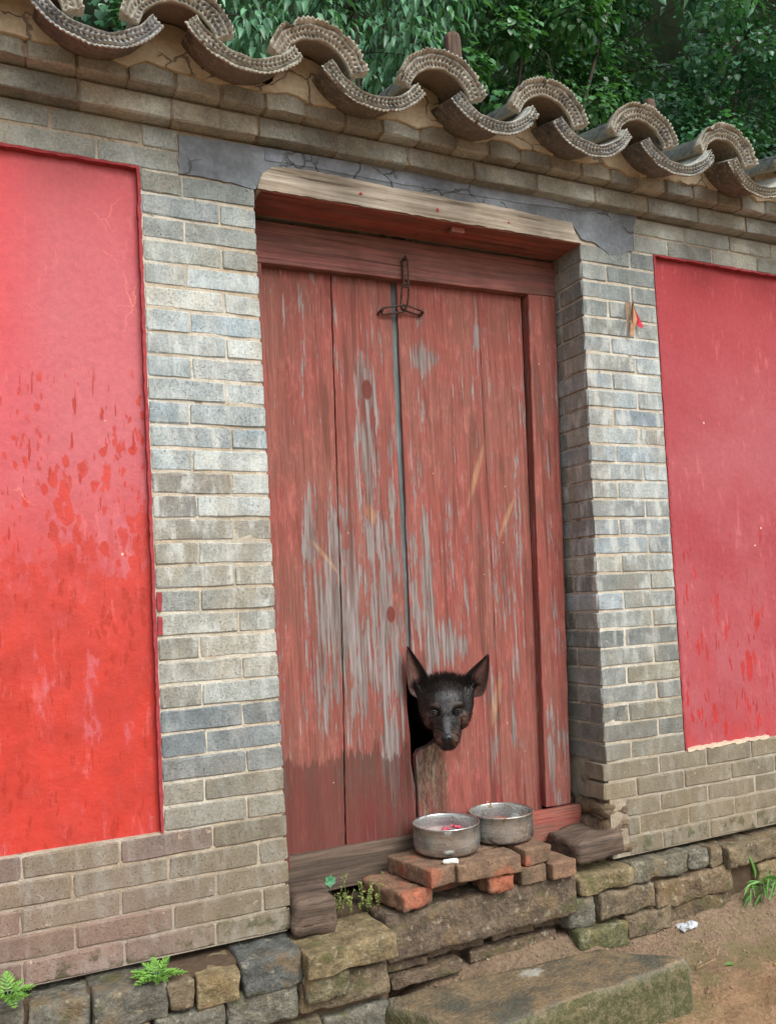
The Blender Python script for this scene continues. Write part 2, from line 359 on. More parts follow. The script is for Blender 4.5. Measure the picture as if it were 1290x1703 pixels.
def mat_plaster(name, a, b, scale=7, cracks=True):
    s = M(name, .93)
    c = s.mix(s.rng(s.noise(scale, 6), .35, .68), a, b); c = s.mul(c, s.rng(s.noise(60, 5), .3, .7, .88, 1.1))
    h = s.math('ADD', s.noise(18, 6), s.math('MULTIPLY', s.noise(1, 4, s.vscale(8, 8, 60), .6), .6))
    if cracks:
        n = s.t.nodes.new('ShaderNodeTexNoise'); n.inputs['Scale'].default_value = 16; n.inputs['Detail'].default_value = 5; s.l(s.pos, n.inputs['Vector'])
        v2 = s.t.nodes.new('ShaderNodeVectorMath'); v2.operation = 'MULTIPLY_ADD'; s.l(n.outputs['Color'], v2.inputs[0]); v2.inputs[1].default_value = (.08, .08, .08); s.l(s.pos, v2.inputs[2])
        ck = s.math('MULTIPLY', s.rng(s.vor(10, s.vscale(.6, 1, 1, v=v2.outputs[0]), 'DISTANCE_TO_EDGE'), .03, .008), s.rng(s.noise(5, 2), .45, .55))
        c = s.mix(s.math('MULTIPLY', ck, .6), c, srgb(60, 58, 54)); h = s.math('SUBTRACT', h, ck)
    return s.done(c, s.bump(h, .006, .8))
def mat_tile():
    s = M('grey_clay_tile', .88)
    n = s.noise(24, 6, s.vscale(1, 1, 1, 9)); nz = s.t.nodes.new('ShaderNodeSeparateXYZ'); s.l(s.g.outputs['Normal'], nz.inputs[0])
    c = s.mix(s.rng(n, .35, .65), srgb(108, 106, 99), srgb(154, 149, 136)); c = s.mix(.3, c, s.oc)
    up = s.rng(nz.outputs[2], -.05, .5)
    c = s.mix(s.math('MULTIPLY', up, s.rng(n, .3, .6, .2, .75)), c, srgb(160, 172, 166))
    lich = s.rng(s.noise(60, 4, s.vscale(1, 1, 1, 3)), .52, .6); c = s.mix(s.math('MULTIPLY', lich, .5), c, srgb(200, 198, 182))
    gr = s.rng(s.noise(16, 4, s.vscale(1, 1, 1, 17)), .55, .68); c = s.mix(s.math('MULTIPLY', gr, .75), c, srgb(58, 62, 66))
    under = s.rng(nz.outputs[2], -.35, -.75); c = s.mix(s.math('MULTIPLY', under, .75), c, srgb(168, 150, 126))  # downward faces lightened: bounce light put into the colour
    pt_ = s.g.outputs['Pointiness']; c = s.mul(c, s.rng(pt_, .44, .50, .42, 1.0)); c = s.mix(s.rng(pt_, .52, .58, 0, .35), c, srgb(190, 182, 160))  # recess shade put into the colour for contrast; ridges paler
    c = s.mul(c, s.rng(s.noise(150, 3), .3, .7, .82, 1.12))
    return s.done(c, s.bump(n, .004, .6))
def mat_stone():
    s = M('rough_stone', .9)
    n = s.noise(20, 8, s.vscale(1, 1, 1, 12), .65); n2 = s.noise(90, 5)
    c = s.mul(s.oc, s.rng(n, .25, .75, .5, 1.4)); c = s.mul(c, s.rng(n2, .3, .7, .75, 1.25))
    och = s.rng(s.noise(11, 4, s.vscale(1, 1, 1, 5)), .52, .68); c = s.mix(s.math('MULTIPLY', och, .45), c, srgb(142, 116, 76))
    lich = s.rng(s.noise(34, 6), .59, .66); c = s.mix(s.math('MULTIPLY', lich, .5), c, srgb(178, 172, 150))
    moss = s.rng(s.noise(9, 5, s.vscale(1, 1, 1.6)), .55, .68); c = s.mix(s.math('MULTIPLY', moss, .6), c, srgb(84, 88, 48))
    return s.done(c, s.bump(s.math('ADD', n, s.math('MULTIPLY', n2, .4)), .018, 1.), s.rng(n, .3, .7, .75, .95))
def mat_slab():
    s = M('mossy_concrete', .85)
    nz = s.t.nodes.new('ShaderNodeSeparateXYZ'); s.l(s.g.outputs['Normal'], nz.inputs[0])
    n = s.noise(12, 8, rough=.65); n2 = s.noise(110, 4)
    c = s.mix(s.rng(n, .35, .65), srgb(100, 92, 76), srgb(132, 114, 86)); c = s.mix(s.rng(s.noise(5, 5), .48, .68), c, srgb(86, 86, 74))
    c = s.mul(c, s.rng(n2, .3, .7, .7, 1.25))
    side = s.rng(nz.outputs[2], .8, .4)
    mossc = s.mix(s.rng(s.noise(40, 6), .42, .6), srgb(76, 80, 48), srgb(112, 106, 78)); mossc = s.mul(mossc, s.rng(s.noise(170, 5, rough=.75), .32, .68, .5, 1.5)); c = s.mix(s.math('MULTIPLY', side, .85), c, mossc)
    edge = s.rng(s.g.outputs['Pointiness'], .52, .6); c = s.mix(s.math('MULTIPLY', edge, .5), c, srgb(170, 172, 160))
    p = at(885, 1612, -.3); q = s.math('ADD', s.math('POWER', s.math('ABSOLUTE', s.math('DIVIDE', s.math('SUBTRACT', s.X, 1.52), .06)), 2.), s.math('POWER', s.math('ABSOLUTE', s.math('DIVIDE', s.math('SUBTRACT', s.Y, -.19), .04)), 2.))
    sp = s.rng(s.math('ADD', q, s.math('MULTIPLY', s.noise(60, 4), 1.6)), 1.5, .9); c = s.mix(s.math('MULTIPLY', sp, .6), c, srgb(190, 192, 180))
    return s.done(c, s.bump(s.math('ADD', n, s.math('MULTIPLY', n2, .5)), .010, 1), s.rng(n, .3, .7, .6, .9))
def mat_redbrick():
    s = M('grimy_red_brick', .88)
    n = s.noise(26, 7, s.vscale(1, 1, 1, 7))
    c = s.mix(s.rng(n, .38, .62), srgb(116, 92, 76), srgb(140, 112, 90)); c = s.mul(c, s.rng(s.noise(120, 4), .3, .7, .75, 1.2))
    a = s.rng(s.noise(12, 6, s.vscale(1, 1, 1, 3), .7), .60, .66); c = s.mix(s.math('MULTIPLY', a, .85), c, s.mul(srgb(168, 98, 74), s.rng(n, .3, .7, .7, 1.2)))
    g = s.rng(s.noise(7, 5, s.vscale(1, 1, 1, 13)), .52, .7); c = s.mix(s.math('MULTIPLY', g, .6), c, srgb(84, 78, 62))
    for (x, y, z, r_) in ((1.16, -.088, .53, .045), (1.205, -.095, .52, .05), (1.49, -.10, .525, .055), (1.232, -.095, .585, .04), (1.60, -.07, .56, .025)):
        dv = s.t.nodes.new('ShaderNodeVectorMath'); dv.operation = 'DISTANCE'; s.l(s.pos, dv.inputs[0]); dv.inputs[1].default_value = (x, y, z)
        km = s.rng(s.math('ADD', s.math('DIVIDE', dv.outputs['Value'], r_), s.math('MULTIPLY', s.math('SUBTRACT', s.noise(50, 5), .5), 1.6)), 1.0, .75)
        c = s.mix(s.math('MULTIPLY', km, .7), c, s.mul(srgb(168, 104, 80), s.rng(s.noise(80, 4), .3, .7, .65, 1.15)))
    c = s.mix(.5, c, s.mix(1., c, s.oc, 'MULTIPLY'))
    return s.done(c, s.bump(s.math('ADD', n, s.math('MULTIPLY', s.noise(140, 3), .3)), .009, 1))
def mat_alu():
    s = M('dull_aluminium', .35)
    n = s.noise(1, 5, s.vscale(14, 14, 120), .6); d = s.rng(s.noise(34, 4, s.vscale(1, 1, .8, 20)), .62, .66)
    grime = s.rng(s.noise(9, 4, s.vscale(1, 1, 1, 5)), .4, .7)
    c = s.mix(s.rng(n, .3, .7), srgb(204, 208, 208, 1), srgb(168, 172, 172, 1)); c = s.mix(s.math('MULTIPLY', grime, .5), c, srgb(150, 140, 120, 1)); rear = s.rng(s.X, 1.488, 1.492); d2 = s.math('MULTIPLY', rear, s.rng(s.noise(55, 5), .56, .61)); d = s.math('MAXIMUM', d, d2); c = s.mix(s.math('MULTIPLY', d, .9), c, srgb(104, 86, 62, 1))
    return s.done(c, s.bump(n, .0006, .6), s.math('ADD', s.math('MULTIPLY', n, .2), s.math('ADD', .16, s.math('MULTIPLY', d, .4))), s.math('SUBTRACT', .97, s.math('MULTIPLY', s.math('MAXIMUM', d, s.math('MULTIPLY', grime, .4)), .8)))
def mat_iron():
    s = M('rusty_iron', .7); n = s.noise(90, 5)
    return s.done(s.mix(s.rng(n, .4, .6), srgb(92, 78, 68), srgb(66, 46, 38)), s.bump(n, .001, .6), None, .35)
def mat_soil():
    s = M('packed_earth', .95)
    n = s.noise(6, 8, rough=.65); n2 = s.noise(70, 6, rough=.7); n3 = s.noise(260, 3)
    c = s.mix(s.rng(n, .38, .65), srgb(158, 128, 96), srgb(138, 108, 80)); c = s.mul(c, s.rng(n2, .28, .72, .66, 1.28)); c = s.mul(c, s.rng(n3, .3, .7, .8, 1.2))
    near = s.rng(s.Y, -.42, -.12); c = s.mix(s.math('MULTIPLY', near, .65), c, s.mul(srgb(128, 112, 96), s.rng(n2, .28, .72, .6, 1.35)))
    band = s.math('MULTIPLY', s.rng(s.Y, -.55, -.3), s.rng(s.Y, -.02, -.2)); al = s.math('MULTIPLY', band, s.rng(s.noise(7, 5), .42, .6))
    c = s.mix(s.math('MULTIPLY', al, .6), c, srgb(104, 104, 62))
    peb = s.rng(s.vor(90), .24, .16); pm = s.math('MULTIPLY', peb, s.rng(s.noise(30, 2), .52, .6)); c = s.mix(s.math('MULTIPLY', pm, .6), c, srgb(170, 156, 138))
    return s.done(c, s.bump(s.math('ADD', s.math('ADD', n2, s.math('MULTIPLY', n3, .3)), s.math('MULTIPLY', pm, .4)), .010, 1), s.rng(n, .35, .65, .7, .95))
def mat_leaf(name, a, b, rough=.35):
    s = M(name, rough); at_ = s.t.nodes.new('ShaderNodeAttribute'); at_.attribute_name = 'tint'
    c = s.mix(at_.outputs['Fac'], a, b); s.b.inputs['Specular IOR Level'].default_value = .5
    n = s.noise(60, 3); c = s.mul(c, s.rng(n, .3, .7, .85, 1.12))
    s.put(s.b.inputs['Base Color'], c)
    tr = s.t.nodes.new('ShaderNodeBsdfTranslucent'); s.put(tr.inputs[0], s.mix(1., c, (1.2, 1.3, .5), 'MULTIPLY')); mx = s.t.nodes.new('ShaderNodeMixShader'); mx.inputs[0].default_value = .25
    s.l(s.b.outputs[0], mx.inputs[1]); s.l(tr.outputs[0], mx.inputs[2]); s.l(mx.outputs[0], s.t.nodes['Material Output'].inputs[0])
    return s.m
def mat_flat(name, c, rough=.8, bump=0, sc_=60):
    s = M(name, rough); n = s.noise(sc_, 5)
    return s.done(s.mul(c, s.rng(n, .3, .7, .82, 1.15)), s.bump(n, bump, .8) if bump else None)
def mat_fur():
    s = M('dark_wet_fur', .42); a = s.t.nodes.new('ShaderNodeAttribute'); a.attribute_name = 'coat'
    st = s.noise(1, 4, s.vscale(380, 380, 60), .6); n = s.noise(70, 4)
    c = s.mul(a.outputs['Color'], s.rng(st, .3, .7, .6, 1.5)); c = s.mul(c, s.rng(n, .3, .7, .8, 1.25))
    s.b.inputs['Specular IOR Level'].default_value = .5
    return s.done(c, s.bump(s.math('ADD', st, s.math('MULTIPLY', n, .7)), .0022, .9), s.rng(n, .3, .7, .30, .55))

BRICK, MORTAR = mat_brick(), mat_mortar()
PANL, PANR = mat_panel(True), mat_panel(False)
WRED = mat_wood_red()
WTAN = mat_wood('bleached_lintel_wood', srgb(206, 197, 180), srgb(178, 166, 146), True, .6)
WDARK = mat_wood('old_brown_wood', srgb(120, 102, 88), srgb(88, 76, 66), True, .6)
WBEAM = mat_wood('dull_red_beam_wood', srgb(160, 104, 96), srgb(136, 98, 90), True, .35)
WSILL = mat_wood('faded_red_sill_wood', srgb(168, 92, 80), srgb(142, 100, 86), True, .5)
WPOST = mat_wood('grey_post_wood', srgb(124, 100, 86), srgb(92, 76, 66), False, .6)
PBLUE = mat_plaster('blue_grey_render', srgb(142, 151, 158), srgb(112, 119, 124))
PBLUE2 = mat_plaster('smooth_blue_grey_render', srgb(150, 160, 170), srgb(108, 116, 126), 4)
PTAN = mat_plaster('ochre_clay_fill', srgb(228, 214, 184), srgb(208, 190, 158))
TILE, STONE, SLAB, RBRICK = mat_tile(), mat_stone(), mat_slab(), mat_redbrick()
ALU, IRON, SOIL, FUR = mat_alu(), mat_iron(), mat_soil(), mat_fur()
CLAY = mat_flat('dark_joint_soil', srgb(92, 76, 60), .95, .01, 40)
REDEDGE = mat_flat('rough_red_edge', srgb(158, 62, 66), .85, .004, 50)
DARKBOX = mat_flat('dark_box_shade', (.03, .027, .025, 1), .95)  # near-black colour stands in for shade inside the added box

# ------------------------------------------------------------ ground
def gz(x, y):
    s_ = smooth(.9, 1.3, x); d = max(0, -y)
    h = .04 + s_ * (.19 * math.exp(-d / .38))
    h += .03 * mnoise.noise(Vector((x * 2.3, y * 2.3, 0))) * smooth(0, .4, d + .2) + .010 * mnoise.noise(Vector((x * 11, y * 11, 3))) + .005 * mnoise.noise(Vector((x * 31, y * 31, 5)))
    h += .05 * math.exp(-((x - 2.75) / .22) ** 2 - (d / .14) ** 2) + .035 * math.exp(-((x - 1.72) / .3) ** 2 - (d / .12) ** 2)
    if y > .1: h = .1
    return h
xs = np.concatenate([[-60, -20, -6, -2], np.linspace(-1, .8, 24), np.linspace(.83, 3.2, 170), np.linspace(3.3, 5, 16), [8, 20, 60]])
ys = np.concatenate([[-60, -20, -8, -4], np.linspace(-2.5, -1.1, 22), np.linspace(-1.08, .06, 90), [.2, 2, 8, 30, 60]])
V = [(x, y, gz(x, y) if abs(x) < 7 and y > -7 else .04) for y in ys for x in xs]; nx = len(xs)
g = link('ground', mesh('ground', V, [(j * nx + i, j * nx + i + 1, (j + 1) * nx + i + 1, (j + 1) * nx + i) for j in range(len(ys) - 1) for i in range(nx - 1)], True), SOIL)
tag(g, kind='structure')

# ------------------------------------------------------------ the brick wall
K0, CH = 2.785, .07
def kz(k): return K0 - CH * k
wall = empty('brick_wall', (0, 0, .47), 'old grey brick wall with red limewashed panels around the doorway', 'wall')
def core(nm, *a): return part(nm, box_me(nm, *a), MORTAR, wall)
YM = .0036
def cx_l(z): return .797 - (z - .475) / 2.3 * .017          # right edge of left pier
def cx_r(z): return 2.017 + (z - .845) / 1.93 * .027        # left edge of right pier
part('mortar', slab_poly('mortar', [(.424, kz(28)), (cx_l(kz(28)) - .009, kz(28)), (cx_l(K0) - .009, K0), (.424, K0)], YM, .36), MORTAR, wall)
part('mortar', slab_poly('mortar', [(2.408, kz(28)), (2.408, K0), (cx_r(K0) + .009, K0), (cx_r(kz(28)) + .009, kz(28))], YM, .36), MORTAR, wall)
core('mortar', -1.6, .78, YM, .36, kz(33), kz(28)); core('mortar', 2.03, 5., YM, .36, kz(33), kz(28))
core('mortar', -1.6, 5., YM, .36, K0, kz(-2)); core('mortar', -1.6, 5., -.040, .36, kz(-2) + .007, kz(-3)); core('mortar', -1.6, 5., -.082, .36, kz(-3) + .007, kz(-4) - .006)
BM = {}
for nm, L in (('s', .236), ('h', .113)):
    BM[nm] = [brick_me(L, .11, .061, hash((nm, i)) % 999 if False else i * 13 + (5 if nm == 's' else 9)) for i in range(7)]
    for b in BM[nm]: b.materials.append(BRICK)
LB = {'s': .236, 'h': .113}
nb = 0
def brick_color(x, z, y=0):
    r_ = random.random(); t = (K0 - z) / CH; base = (150, 148, 136)
    if z > kz(0): base = (144, 142, 130) if z < kz(-2) else (154, 149, 134)
    elif t > 28 or (t > 22 and random.random() < (t - 22) / 6 * .5): base = ((128, 104, 92) if x < .5 and random.random() < .6 else (124, 112, 92)) if x < 1 else (124, 112, 90)
    elif x < 1:
        base = (146, 146, 134) if t < 4 else (172, 176, 172) if t < 15.5 else (150, 142, 126)
        if t < 15.5 and r_ < .25: base = (150, 160, 164)
        if 5 < t < 15 and r_ > .9: base = (182, 172, 162)
        if 13.5 < t < 14.6 and x < .6: base = (122, 110, 98)
        if t > 23 and r_ < .7: base = (108, 109, 108)
    else:
        base = (128, 130, 122) if t < 5 else (146, 150, 148) if t < 17 else (134, 130, 118) if t < 21 else (108, 107, 100)
        if 5 < t < 20 and r_ < .3: base = (130, 138, 144)
        if y > .01: base = (118, 118, 108) if t < 18 else (104, 90, 70)  # inner reveal bricks darker: shade of the reveal put into their colour
    k = random.uniform(.90, 1.07) if z < kz(-2) else random.uniform(.84, 1.12); j = random.uniform(-3, 3); g_ = sum(base) / 3; av = (142, 146, 142) if .475 < z < kz(0) and (K0 - z) / CH < 28 else base
    base = tuple(.48 * base[i] + .20 * g_ + .32 * av[i] for i in range(3))
    return srgb(min(230, (base[0] + j) * k * 1.06), min(230, base[1] * k * 1.10), min(230, (base[2] - j) * k * 1.115), .86)
def brick(x0, x1, z0, yf=0., dep=None, gap=.0068, tilt=True, color=None, h=CH):
    global nb
    L = x1 - x0 - gap; kind = 's' if L > .165 else 'h'
    me = random.choice(BM[kind]); c = color or brick_color((x0 + x1) / 2, z0 + .03)
    o = part('brick', me, None, wall, ((x0 + x1) / 2, yf + random.uniform(-.0015, .0015), z0 + h / 2), c)
    o.scale = (L / LB[kind] * (-1 if random.random() < .5 else 1) if False else L / LB[kind], (dep or .11) / .11, (h - gap + random.uniform(-.0015, .001)) / .061)
    o.rotation_euler = (0, R(random.uniform(-.35, .35)), R(random.uniform(-.25, .25)))
    nb += 1; return o
# piers
for k in range(28):
    z = kz(k + 1); zc = z + .035
    a, b = .424, cx_l(zc)
    if k % 2 == 0: m = a + .125 + random.uniform(-.006, .006)
    else: m = b - .122 + random.uniform(-.006, .006)
    brick(a, m + .004, z); brick(m, b, z, dep=.2)
    a, b = cx_r(zc), 2.411
    m = b - .125 + random.uniform(-.005, .005) if k % 2 == 0 else a + .128 + random.uniform(-.005, .005)
    c = brick_color(2.2, zc)
    if k % 2 == 0:
        brick(a, m, z, dep=.135, color=c)
        o = brick(a + .002, a + .1, z, yf=.146, dep=.10, color=brick_color(2.1, zc, .1))
    else: brick(a, m, z, dep=.235, color=c)
    brick(m, b, z)
def row(k, xa, xb, off, L=.245, yf=0., dep=None, h=CH, z=None, j=.008):
    z = kz(k + 1) if z is None else z
    n0 = math.floor((xa - off) / L); cuts = [xa] + [off + i * L + random.uniform(-j, j) for i in range(n0 + 1, 60) if xa + .05 < off + i * L < xb - .05] + [xb]
    for a, b in zip(cuts, cuts[1:]): brick(a, b, z, yf, dep, h=h)
def XJ(px, py): return at(px, py, 0).x
for k in range(28, 33):
    offl = XJ(200, 1400) if k % 2 == 0 else XJ(124, 1470)
    row(k, -.42, cx_l(kz(k)), offl, .262)
    a = cx_r(kz(28)) - .012
    if k >= 30: a += .10
    row(k, a, 3.36, XJ(1095, 1265) if k % 2 == 0 else XJ(1140, 1290), .245)
# rows above the panels (the render patch and lintel interrupt them)
row(-1, -.42, .541, XJ(163, 255), .262); row(-2, -.42, .545, XJ(80, 190), .262)
row(-1, 2.305, 3.5, XJ(1110, 405), .245); row(-2, 2.30, 3.5, XJ(1137, 395), .245)
# two corbelled courses
row(0, -.42, 3.6, at(133, 160, -.045).x, .262, -.046, .15, z=kz(-2), j=.004)
row(0, -.42, 3.6, at(130, 100, -.088).x, .135, -.088, .18, z=kz(-3), j=.005)
# courses beyond the frame, joined
mes = []
def far_rows(xa, xb):
    out = []
    for k in list(range(28, 33)) + [-1, -2, -3, -4]:
        yf = 0 if k > -3 else (-.046 if k == -3 else -.088); x = xa - (.12 if k % 2 else 0)
        while x < xb:
            me = random.choice(BM['s']).copy(); me.transform(Matrix.Translation((x + .12, yf, kz(k + 1) + .035))); out.append(me); x += .245
    return out
o = part('brickwork', join_me('brickwork', far_rows(-1.5, -.65) + far_rows(3.75, 4.7), False), BRICK, wall, color=srgb(128, 118, 100)); tag(o, kind='stuff')
# painted panels, recessed
def sheet(name, x0, x1, z0, z1, y, amp, nx_, nz_, seed=0):
    V = [(x0 + (x1 - x0) * i / nx_, y + amp * mnoise.noise(Vector((i / nx_ * (x1 - x0) * 3 + seed, 0, j / nz_ * (z1 - z0) * 3))), z0 + (z1 - z0) * j / nz_) for j in range(nz_ + 1) for i in range(nx_ + 1)]
    return mesh(name, V, [(j * (nx_ + 1) + i, j * (nx_ + 1) + i + 1, (j + 1) * (nx_ + 1) + i + 1, (j + 1) * (nx_ + 1) + i) for j in range(nz_) for i in range(nx_)], True)
core('panel_backing', -1.6, .424, .05, .36, kz(28), K0); core('panel_backing', 2.408, 5, .05, .36, kz(28), K0)
part('painted_panel', sheet('painted_panel', -1.6, .4245, kz(28) - .003, K0 + .003, .022, .004, 40, 40), PANL, wall)['label'] = 'pink and red limewashed panel blotched with damp'
part('painted_panel', sheet('painted_panel', 2.4075, 5, kz(28) - .003, K0 + .003, .022, .004, 50, 40, 5), PANR, wall)['label'] = 'dusky red limewashed panel with dark drips'
def strip(nm, p0, p1, wdt, y0, y1, m, jit=.0035, seed=3):
    p0, p1 = Vector(p0), Vector(p1); d = (p1 - p0).normalized(); n = Vector((-d.y, d.x)) * wdt / 2
    return part(nm, slab_poly(nm, [p0 - n, p1 - n, p1 + n, p0 + n], y0, y1, jit, .02, seed), m, wall)
strip('painted_edge', (.4205, kz(28)), (.4205, K0), .009, -.0025, .024, REDEDGE, .0018)
strip('painted_edge', (2.4125, kz(28)), (2.4125, K0), .009, -.001, .024, REDEDGE, .0025, 5)
strip('painted_edge', (-1.2, K0 + .001), (.424, K0 + .001), .008, -.002, .024, REDEDGE, .002, 8)
strip('painted_edge', (2.41, K0 + .001), (4.4, K0 + .001), .008, -.002, .024, REDEDGE, .002, 9)
PCHIP = mat_flat('flaked_white_lime', srgb(214, 196, 172), .9, .003)
strip('lime_flakes', (2.42, kz(28) + .002), (2.86, kz(28) + .006), .011, -.002, .024, PCHIP, .0045, 10)
for i, k in enumerate((18, 19)):    # red paint carried onto two brick ends
    part('paint_smear', slab_poly('paint_smear', [(.428, kz(k + 1) + .008), (.441, kz(k + 1) + .008), (.443, kz(k) - .008), (.428, kz(k) - .008)], -.0045, .01, .002, .015, i), REDEDGE, wall)
# render patches at the lintel ends and over it
def P2(px, py, y=0): p = at(px, py, y); return (p.x, p.z)
part('render_patch', slab_poly('render_patch', [P2(297, 224), P2(440, 246), P2(600, 272), P2(800, 305), P2(1000, 338), P2(1060, 352), P2(1052, 380), P2(1050, 418), P2(1012, 425), P2(990, 405), P2(966, 398), P2(950, 372), P2(900, 362), P2(820, 348), P2(700, 324), P2(600, 308), P2(520, 292), P2(450, 280), P2(434, 300), P2(424, 316), P2(385, 305), P2(330, 294), P2(297, 290)], -.0035, .012, .0022, .018, 4), PBLUE, wall)
part('render_band', slab_poly('render_band', [P2(440, 247), P2(640, 280), P2(955, 333), P2(955, 350), P2(860, 338), P2(640, 303), P2(520, 280), P2(440, 268)], -.006, .01, .0015, .02, 6), PBLUE2, wall)
# eroded corner stones at the foot of the right pier
for i, (x, z, sx, sz) in enumerate(((2.065, kz(30) - .035, .12, .06), (2.07, kz(31) - .038, .13, .075), (2.08, kz(32) - .035, .12, .06))):
    part('eroded_brick', block_me('eroded_brick', sx, .2, sz, (7, 7, 5), .35, .012, 16, i + 3), STONE, wall, (x, .098, z), srgb(120, 104, 84))

# ------------------------------------------------------------ stone plinth, left and right
def plinth(label, seed):
    return empty('stone_plinth', (0, 0, 0), label, 'stone ledge')
pl = plinth('low mossy stone ledge under the left brickwork', 1); prr = plinth('low crumbling stone ledge under the right brickwork', 2)
part('earth_core', box_me('earth_core', -1.6, 1.07, -.075, .34, -.05, .449), CLAY, pl)
part('earth_core', box_me('earth_core', 1.80, 5, -.018, .34, -.05, .450), CLAY, prr)
def stone(root, x0, x1, z0, z1, yf, c, seed, rot=0, rnd=.22, dep=.22, amp=.007):
    rnd *= .62
    sx, sz = x1 - x0 - .006, z1 - z0 - .004
    me = block_me('stone', sx, dep, sz, (max(6, int(sx / .011)), 8, max(6, int(sz / .011))), rnd * .8, amp, 17, seed, o=5)
    return part('stone', me, STONE, root, ((x0 + x1) / 2, yf + dep / 2, (z0 + z1) / 2), srgb(*c, .86), (R(random.uniform(-2, 2)), R(rot), R(random.uniform(-2, 2))))
DG, BR, YE = (112, 110, 98), (116, 104, 84), (134, 120, 90)
for i, (a, b, z0, z1, yf, c, r_) in enumerate([(-.55, -.3, .36, .455, -.08, DG, 0), (-.3, -.12, .35, .455, -.08, BR, 0), (-.12, .045, .365, .458, -.10, DG, 0), (.05, .205, .36, .455, -.095, DG, 1), (.2, .40, .36, .46, -.12, (104, 102, 92), 2), (.40, .475, .37, .447, -.125, BR, 0), (.475, .60, .36, .448, -.13, YE, -1),
        (.60, .785, .36, .462, -.12, (92, 94, 90), -2), (.78, 1.075, .385, .458, -.16, YE, -1)]):
    stone(pl, a, b, z0, z1, yf, c, i, r_, rnd=.14)
sd_ = 40
for z0, z1, cuts in ((.262, .357, [-.6, -.2, .10, .36, .56, .775, 1.065]), (.15, .25, [-.6, -.25, .15, .50, .84, 1.07]), (.04, .145, [-.6, -.3, 0, .28, .5, .8, 1.07])):
    for a, b in zip(cuts, cuts[1:]):
        sd_ += 1; stone(pl, a, b, z0, z1 + random.uniform(-.006, .01), -.12 + random.uniform(-.02, .025), random.choice([DG, BR, BR, YE]), sd_, random.uniform(-3, 3), .25)
stone(pl, .785, .93, .30, .385, -.14, (110, 104, 80), 77, 0, .3)
for i, (a, b, z0, z1, yf, c) in enumerate([(1.825, 2.07, .395, .462, -.062, YE), (2.07, 2.34, .385, .462, -.052, (112, 108, 92)), (2.34, 2.45, .385, .458, -.048, DG), (2.45, 2.52, .38, .455, -.046, BR), (2.52, 3.02, .365, .455, -.062, (118, 106, 84)), (3.02, 3.5, .37, .455, -.05, BR),
        (1.775, 1.90, .275, .388, -.05, DG), (1.90, 2.17, .29, .385, -.058, BR), (2.17, 2.56, .28, .38, -.05, (120, 104, 82)), (2.69, 3.0, .27, .36, -.05, YE), (3.0, 3.4, .25, .365, -.05, BR),
        (1.80, 2.02, .19, .28, -.075, (98, 98, 68)), (2.02, 2.24, .2, .285, -.06, BR), (2.24, 2.57, .19, .28, -.035, (104, 90, 70)), (2.69, 3.1, .15, .265, -.04, BR)]):
    stone(prr, a, b, z0, z1, yf, c, i + 90, random.uniform(-1.5, 1.5), .2, amp=.009)
# hole in the ledge: dark cavity lining
# ------------------------------------------------------------ sill slab and thin packing stones
sill = empty('sill_slab', (1.44, 0, .33), 'long dark stone sill slab under the doorway, below the loose bricks', 'stone slab')
part('slab', block_me('slab', .735, .32, .145, (36, 14, 8), .1, .006, 9, 5, rad=.012), STONE, sill, (1.444, .098, .406), srgb(112, 98, 82, .75), (0, R(-1.0), 0))
for i, (a, b, z0, z1, yf) in enumerate(((1.08, 1.24, .285, .318, -.03), (1.25, 1.47, .285, .325, .0), (1.49, 1.66, .295, .34, -.01), (1.67, 1.80, .29, .335, .01), (1.1, 1.36, .235, .28, -.045), (1.4, 1.75, .24, .285, -.02))):
    o = stone(sill, a, b, z0, z1, yf, (108, 92, 76), 130 + i, random.uniform(-2, 2), .25); o.name = 'packing_stone'
part('packing_earth', box_me('packing_earth', 1.07, 1.81, .05, .3, 0, .36), CLAY, sill)
# floor behind and below the doorway
fl = link('doorway_floor', box_me('doorway_floor', .78, 2.05, .25, 1.9, .1, .47), CLAY); tag(fl, kind='structure')
# closed dark box added behind the door to keep the hole black
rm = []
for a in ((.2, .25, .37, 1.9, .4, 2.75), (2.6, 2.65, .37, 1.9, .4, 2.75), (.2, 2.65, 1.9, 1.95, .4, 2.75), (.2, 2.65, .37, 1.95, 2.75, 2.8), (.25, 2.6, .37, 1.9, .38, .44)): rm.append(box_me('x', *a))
o = link('added_dark_box', join_me('added_dark_box', rm, False), DARKBOX); tag(o, kind='structure')

